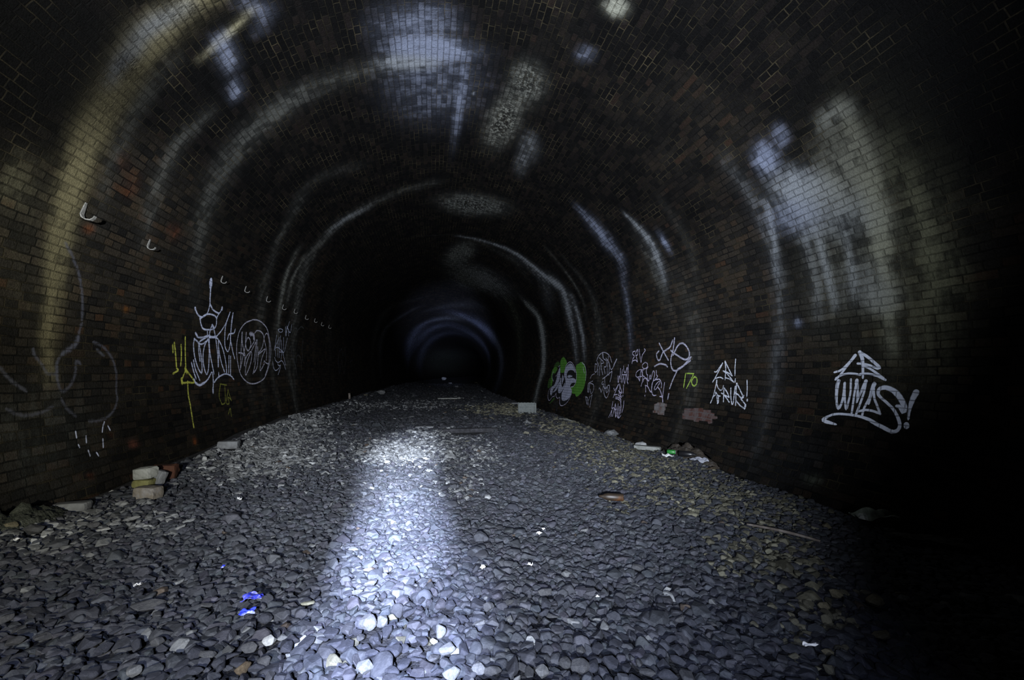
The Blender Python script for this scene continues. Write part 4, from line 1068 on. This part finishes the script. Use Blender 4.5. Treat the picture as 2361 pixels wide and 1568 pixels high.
graffiti('graffiti_lettering', 'dense lavender scribble under a thin arc, right of the green mural, right wall', 'D', [
 [(330, 290), (380, 180), (460, 120), (540, 130), (610, 200), (650, 320)], [(340, 310), (390, 450), (390, 610)], [(300, 360), (295, 530), (340, 500), (340, 380), (300, 360)], [(355, 480), (355, 590)], [(390, 230), (480, 330), (420, 380), (460, 590)], [(420, 300), (430, 480)],
 [(455, 130), (470, 240), (540, 300), (530, 420), (490, 430), (510, 570)], [(580, 200), (560, 420), (555, 580)], [(530, 240), (600, 360), (590, 600)], [(600, 350), (650, 480), (755, 270)], [(660, 520), (640, 640), (615, 740)], [(650, 520), (560, 600), (460, 680)]], .03, P_LAV, [([(755, 265), (700, 380)], .05, None), ([(460, 130), (470, 230)], .06, None)])
graffiti('graffiti_lettering', 'small blue-white hooked tag low beside the green mural, right wall', 'D', [
 [(245, 725), (150, 790), (140, 960)], [(190, 760), (165, 970)], [(200, 770), (265, 810), (260, 920), (215, 995), (195, 900)], [(170, 780), (150, 960)], [(290, 570), (230, 600), (195, 670)], [(95, 1060), (125, 1220)], [(100, 1060), (135, 1090), (150, 1240)], [(180, 1050), (165, 1130)], [(235, 1020), (200, 1180), (185, 1280)], [(235, 1020), (200, 1060)]], .024, P_LAV)
graffiti('graffiti_lettering', 'looping lavender tag directly below the dense scribble, right wall', 'D', [
 [(500, 660), (505, 780), (515, 890)], [(470, 740), (440, 760), (450, 800), (480, 790), (430, 960), (410, 900), (385, 870), (380, 890)], [(470, 820), (510, 890), (560, 830), (600, 820), (600, 950), (540, 1085), (490, 1000), (490, 880)], [(570, 880), (575, 940), (540, 970), (530, 900), (560, 860)]], .026, P_LAV)
graffiti('graffiti_lettering', 'upright lilac letters topping the column of three stacked tags, right wall', 'D', [
 [(780, 620), (785, 745), (800, 740), (805, 620), (830, 660)], [(840, 460), (830, 680)], [(880, 490), (850, 740)], [(905, 410), (910, 500), (940, 550), (975, 440)], [(985, 440), (970, 600)], [(880, 590), (960, 590)], [(910, 600), (870, 760)], [(905, 620), (915, 770)], [(950, 600), (930, 780)], [(970, 600), (985, 760)], [(1005, 380), (1000, 700)], [(995, 765), (996, 785)]], .026, P_LILAC)
graffiti('graffiti_lettering', 'lilac LB! tag in the middle of the column of three stacked tags, right wall', 'D', [
 [(695, 880), (720, 920), (800, 790), (740, 930), (685, 1070)], [(700, 1020), (770, 1010)], [(820, 790), (820, 900), (795, 1030)], [(820, 800), (865, 980), (795, 930)], [(800, 930), (860, 1075), (800, 1030)], [(905, 810), (895, 980)], [(890, 1030), (888, 1045)], [(735, 1065), (800, 1075), (845, 1120), (845, 1200)], [(735, 1100), (790, 1110), (825, 1145)]], .026, P_LILAC)
graffiti('graffiti_lettering', 'lilac slanted letters lowest in the column of three stacked tags, right wall', 'D', [
 [(675, 1165), (655, 1300), (690, 1290)], [(670, 1310), (590, 1490)], [(655, 1350), (635, 1480)], [(730, 1210), (700, 1340), (670, 1475)], [(730, 1210), (745, 1340), (700, 1300)], [(720, 1330), (735, 1490)], [(790, 1215), (745, 1480)], [(840, 1150), (850, 1300), (835, 1410)], [(810, 1270), (775, 1450), (800, 1515), (845, 1460)], [(830, 1280), (800, 1500)], [(910, 1150), (900, 1270), (870, 1390)]], .026, P_LILAC)
graffiti('graffiti_lettering', 'small white three-letter tag left of the big X and O, right wall', 'E', [
 [(190, 310), (150, 330), (150, 370), (180, 400), (150, 460), (135, 535)], [(150, 490), (200, 470), (235, 505), (205, 380)], [(200, 350), (235, 280), (240, 370), (210, 390)], [(265, 275), (280, 400), (300, 515), (320, 390), (375, 300), (360, 270)]], .024, P_LILAC)
graffiti('graffiti_lettering', 'curly white tag with a ring over its first letter, right wall', 'E', [
 [(370, 515), (325, 560), (330, 610), (370, 630), (415, 590), (410, 530), (370, 515)], [(425, 595), (395, 650), (400, 720), (420, 750)], [(350, 650), (270, 650), (215, 700), (210, 770), (245, 790), (275, 850)], [(275, 850), (290, 700), (310, 660), (320, 760)], [(240, 780), (310, 770)], [(325, 660), (330, 820), (300, 945)],
 [(345, 760), (420, 840), (440, 850)], [(340, 860), (345, 820), (400, 800), (420, 950)], [(420, 740), (420, 830), (440, 850), (465, 740), (475, 820), (520, 670), (545, 740), (500, 930), (490, 1050)], [(575, 660), (580, 740), (600, 770), (560, 820), (605, 825)], [(380, 930), (385, 1050)], [(375, 930), (420, 950), (480, 1050), (500, 900), (540, 840), (630, 820), (670, 900), (665, 970)],
 [(490, 1040), (520, 1110), (570, 1110)], [(610, 930), (640, 880), (620, 860), (560, 930), (540, 1000), (570, 1000), (610, 930)], [(600, 960), (650, 1030), (690, 1180), (695, 1230)], [(725, 880), (695, 1100), (690, 1220)], [(640, 1130), (690, 1140)], [(370, 1110), (371, 1128)]], .022, P_LILAC)
graffiti('graffiti_lettering', 'large faded lilac X and O with a dash below, right wall', 'E', [
 [(630, 170), (690, 290), (790, 470)], [(620, 310), (580, 370), (600, 460), (640, 470), (700, 330), (820, 240), (870, 120)], [(905, 80), (880, 280), (840, 450), (845, 580), (890, 660), (980, 640), (1190, 480)], [(840, 300), (900, 350), (1080, 460), (1160, 430), (1170, 320), (1100, 200), (1030, 170), (960, 220), (880, 380)],
 [(1200, 420), (1080, 560), (960, 640)], [(545, 585), (640, 540), (740, 560), (775, 590)], [(945, 680), (870, 840), (820, 980)], [(800, 1090), (785, 1170)]], .042, P_LAV)
graffiti('graffiti_number', 'yellow-green painted number 170 on the right wall', 'E', [
 [(1105, 720), (1090, 830), (1070, 960)], [(1130, 715), (1250, 720)], [(1250, 722), (1190, 850), (1125, 975)], [(1265, 775), (1215, 850), (1230, 920), (1270, 940), (1310, 880), (1305, 800), (1265, 775)]], .030, P_LIME)
graffiti('graffiti_lettering', 'white two-row tag LB! over KRVB! on the right wall', 'F', [
 [(485, 285), (410, 390), (340, 490), (290, 495)], [(480, 300), (390, 480), (300, 650), (245, 740)], [(310, 665), (370, 635), (440, 630), (495, 665)], [(545, 245), (560, 400), (545, 680)], [(560, 270), (640, 440), (715, 590)], [(715, 590), (600, 510), (500, 475)], [(500, 475), (600, 550), (750, 740)], [(750, 740), (670, 680), (560, 640)], [(800, 190), (785, 400), (783, 580)], [(790, 670), (785, 740)],
 [(345, 700), (300, 930), (250, 1110), (195, 1245)], [(345, 790), (380, 890), (440, 940), (490, 900), (505, 830)], [(250, 1100), (310, 1050), (320, 990)], [(320, 990), (380, 1070), (425, 1080)], [(345, 1070), (365, 1250)], [(385, 1090), (385, 1230), (360, 1260)], [(520, 890), (510, 1080), (505, 1215)], [(530, 890), (600, 1000), (640, 1110)], [(640, 1110), (560, 1070), (460, 1010)], [(530, 1060), (645, 1225)],
 [(685, 890), (685, 1100), (710, 1270), (740, 1250), (765, 1050), (790, 850)], [(820, 780), (810, 1000), (800, 1300)], [(830, 770), (900, 920), (990, 1110)], [(990, 1110), (940, 1130), (850, 1040), (780, 1000)], [(930, 1150), (1040, 1300), (1020, 1380)], [(1020, 1380), (920, 1320), (820, 1200)], [(1075, 700), (1080, 900), (1070, 1085)]], .021, P_WHITE,
 [([(1080, 1170), (1080, 1190)], .03, None), ([(548, 250), (560, 380)], .03, None), ([(990, 1080), (950, 1130)], .035, None), ([(1035, 1300), (1020, 1375)], .035, None), ([(345, 705), (342, 780)], .03, None)])
graffiti('graffiti_lettering', 'big white tag LB over WMAS! nearest on the right wall', 'G', [
 [(625, 215), (500, 370), (400, 500), (320, 580)], [(330, 560), (430, 505), (560, 485), (705, 505)], [(1010, 390), (980, 410), (860, 360), (760, 335), (670, 330)], [(740, 355), (860, 410), (980, 490), (1100, 585)], [(1100, 585), (960, 520), (830, 490), (710, 495)],
 [(465, 640), (465, 850), (485, 1050), (530, 900), (555, 760), (560, 580)], [(655, 600), (620, 780), (595, 960), (575, 1100)], [(665, 610), (670, 750), (655, 930)], [(800, 610), (770, 770), (700, 980), (640, 1130)], [(925, 660), (850, 870), (770, 1030), (735, 1160)], [(920, 700), (930, 870), (970, 980), (1020, 1120)], [(1020, 1120), (900, 1075), (780, 1060), (660, 1090)]], .027, P_WHITE,
 [([(630, 200), (540, 310), (410, 430), (310, 465)], .034, [1.2, 1, .8, .7]), ([(700, 150), (740, 250), (750, 400), (750, 545)], .036, [1.3, 1.3, .9, .7]), ([(720, 160), (830, 230), (960, 340), (1010, 390)], .036, None), ([(370, 600), (345, 700), (335, 900), (365, 1040), (430, 900), (465, 640)], .036, [1.4, 1.3, .9, .9, .8, 1]),
  ([(655, 930), (700, 820), (800, 605)], .034, [.7, .9, 1.4]), ([(655, 600), (650, 640)], .045, None), ([(930, 650), (890, 760), (845, 950)], .04, [1.3, 1, .5]),
  ([(1290, 1000), (1330, 1010), (1390, 1090), (1400, 1010), (1350, 890), (1250, 770), (1120, 710), (1030, 720), (990, 770), (1010, 840), (1120, 940), (1230, 1050), (1310, 1200), (1330, 1320), (1280, 1390), (1200, 1400), (1080, 1340), (960, 1280), (820, 1200), (640, 1150), (450, 1125), (290, 1130), (170, 1180), (120, 1215), (180, 1245), (320, 1285)], .036, [.8, 1.6, 1.7, 1.3, .8, .9, 1.0, 1.2, 1.1, .8, .8, .8, 1.3, .4]),
  ([(1590, 780), (1530, 900), (1480, 1080), (1468, 1180)], .05, [1.3, 1.1, .6, .4]), ([(1435, 1300), (1437, 1312)], .055, None)])

# brick repairs let into the right wall
def repair(name, label, corners, mat, cat='brick patch'):
    p = Paint(); P = corners
    CROPS['Z'] = (0, 0, 1.0)
    p.fill('Z', P, .004)
    tag(p.build(name, mat), label, cat)
def patch_mat(name, c1, c2, c3):
    m, nt, b, out = new_mat(name); nb = NB(nt)
    uv, fac, rnd = brick_nodes(nb)
    n = nb.noise(uv, 9, 4, .7)
    c = nb.mix(nb.maprange(n, .4, .6), nb.ramp(rnd, [(.1, c1), (.6, c2), (.9, c3)]), c3)
    c = nb.mix(nb.math('MULTIPLY', fac, .8), c, (.11, .10, .098))
    nb.l(c, b.inputs['Base Color']); b.inputs['Roughness'].default_value = .85
    bp = nb.n('ShaderNodeBump'); bp.inputs['Strength'].default_value = .8; bp.inputs['Distance'].default_value = .01
    nb.l(nb.math('SUBTRACT', n, fac), bp.inputs['Height']); nb.l(bp.outputs[0], b.inputs['Normal'])
    return m
repair('brick_patch', 'small whitish patch of exposed bricks under the curly white tag', [(1509, 932), (1516, 930), (1517, 928), (1530, 928.5), (1530, 930), (1538, 931), (1538, 938), (1535, 938), (1535, 946), (1533, 946), (1532, 957.5), (1517, 956), (1517, 953), (1506, 952), (1506, 947), (1509, 947)], patch_mat('whitened_bricks', (.10, .05, .035), (.07, .028, .018), (.15, .14, .14)))
repair('brick_patch', 'red patch of exposed bricks under the two-row tag, right wall', [(1578, 942), (1600, 942), (1600, 941), (1622, 941.5), (1622, 945), (1640, 946), (1640, 952), (1648, 953), (1648, 960), (1655, 961), (1655, 966), (1643, 966), (1643, 976), (1634, 978), (1632, 972), (1612, 970), (1612, 974), (1600, 972), (1600, 969), (1574, 966), (1574, 954), (1578, 953)], patch_mat('exposed_red_bricks', (.05, .016, .011), (.075, .024, .015), (.09, .065, .062)))

# ------------------------------------------------------------------ the ballast itself
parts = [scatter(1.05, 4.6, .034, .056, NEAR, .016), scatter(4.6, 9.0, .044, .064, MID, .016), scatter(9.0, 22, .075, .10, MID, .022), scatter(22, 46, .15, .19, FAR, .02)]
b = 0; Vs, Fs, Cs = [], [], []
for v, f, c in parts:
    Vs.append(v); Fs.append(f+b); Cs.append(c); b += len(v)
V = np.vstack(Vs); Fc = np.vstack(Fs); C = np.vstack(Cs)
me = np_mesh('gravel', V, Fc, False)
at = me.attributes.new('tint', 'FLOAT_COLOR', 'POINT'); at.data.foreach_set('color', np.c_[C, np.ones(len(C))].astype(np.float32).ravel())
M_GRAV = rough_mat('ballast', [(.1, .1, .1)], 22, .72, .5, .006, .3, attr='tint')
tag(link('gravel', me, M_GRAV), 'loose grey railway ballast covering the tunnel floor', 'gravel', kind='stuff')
print('gravel faces', len(Fc), 'lining verts', YM.size)

# ------------------------------------------------------------------ light: hand torches beside the camera in a dark tunnel
def spot(name, loc, az, el, power, deg, blend, col, size=.03):
    """torch at loc; az is degrees to the right of the tunnel axis, el degrees above level"""
    L = bpy.data.lights.new(name, 'SPOT'); L.energy = power; L.spot_size = math.radians(deg); L.spot_blend = blend; L.color = col; L.shadow_soft_size = size
    o = bpy.data.objects.new(name, L); COL.objects.link(o); o.location = loc
    a, e = math.radians(az), math.radians(el)
    o.rotation_euler = Vector((math.sin(a)*math.cos(e), math.cos(a)*math.cos(e), math.sin(e))).to_track_quat('-Z', 'Y').to_euler()
    return o
TL = (-.5, -2.2, 1.5); TF = (-.35, -.5, 1.45)
spot('torch_beam', TL, 9.5, 12, 9400, 76, 1.0, (.80, .87, 1.0))
spot('torch_spill', TL, -10, 20, 1900, 104, .9, (1.0, .96, .76))
spot('torch_throw', TL, 2.6, 4.0, 190000, 13, 1.0, (.55, .64, 1.0))
spot('torch_sweep', TF, -.2, -12.6, 12500, 11, 1.0, (.74, .82, 1.0))
spot('torch_sweep', TF, .8, -16.3, 8000, 11, 1.0, (.68, .77, 1.0))
spot('torch_sweep', TF, 1.8, -21, 12500, 13.5, 1.0, (.62, .71, 1.0))
spot('torch_sweep', TF, 4.3, -29, 4300, 21, 1.0, (.58, .67, 1.0))
spot('torch_floor', TF, 0, -36, 440, 92, 1.0, (.58, .67, 1.0))
wd = bpy.data.worlds.new('dark'); S.world = wd; wd.use_nodes = True
wd.node_tree.nodes['Background'].inputs[0].default_value = (0, 0, 0, 1)

# ------------------------------------------------------------------ camera
cam = bpy.data.cameras.new('camera'); cam.sensor_width = 36; cam.lens = F/W_*36; cam.clip_start = .05; cam.clip_end = 400
co = bpy.data.objects.new('camera', cam); COL.objects.link(co)
Mx = Matrix((Vector(Rt), Vector(Up), -Vector(Fw))).transposed().to_4x4(); Mx.translation = (0, 0, CAMZ)
co.matrix_world = Mx
S.camera = co
vs = S.view_settings; vs.view_transform = 'Standard'; vs.look = 'None'; vs.exposure = 0; vs.gamma = 1; vs.use_curve_mapping = False
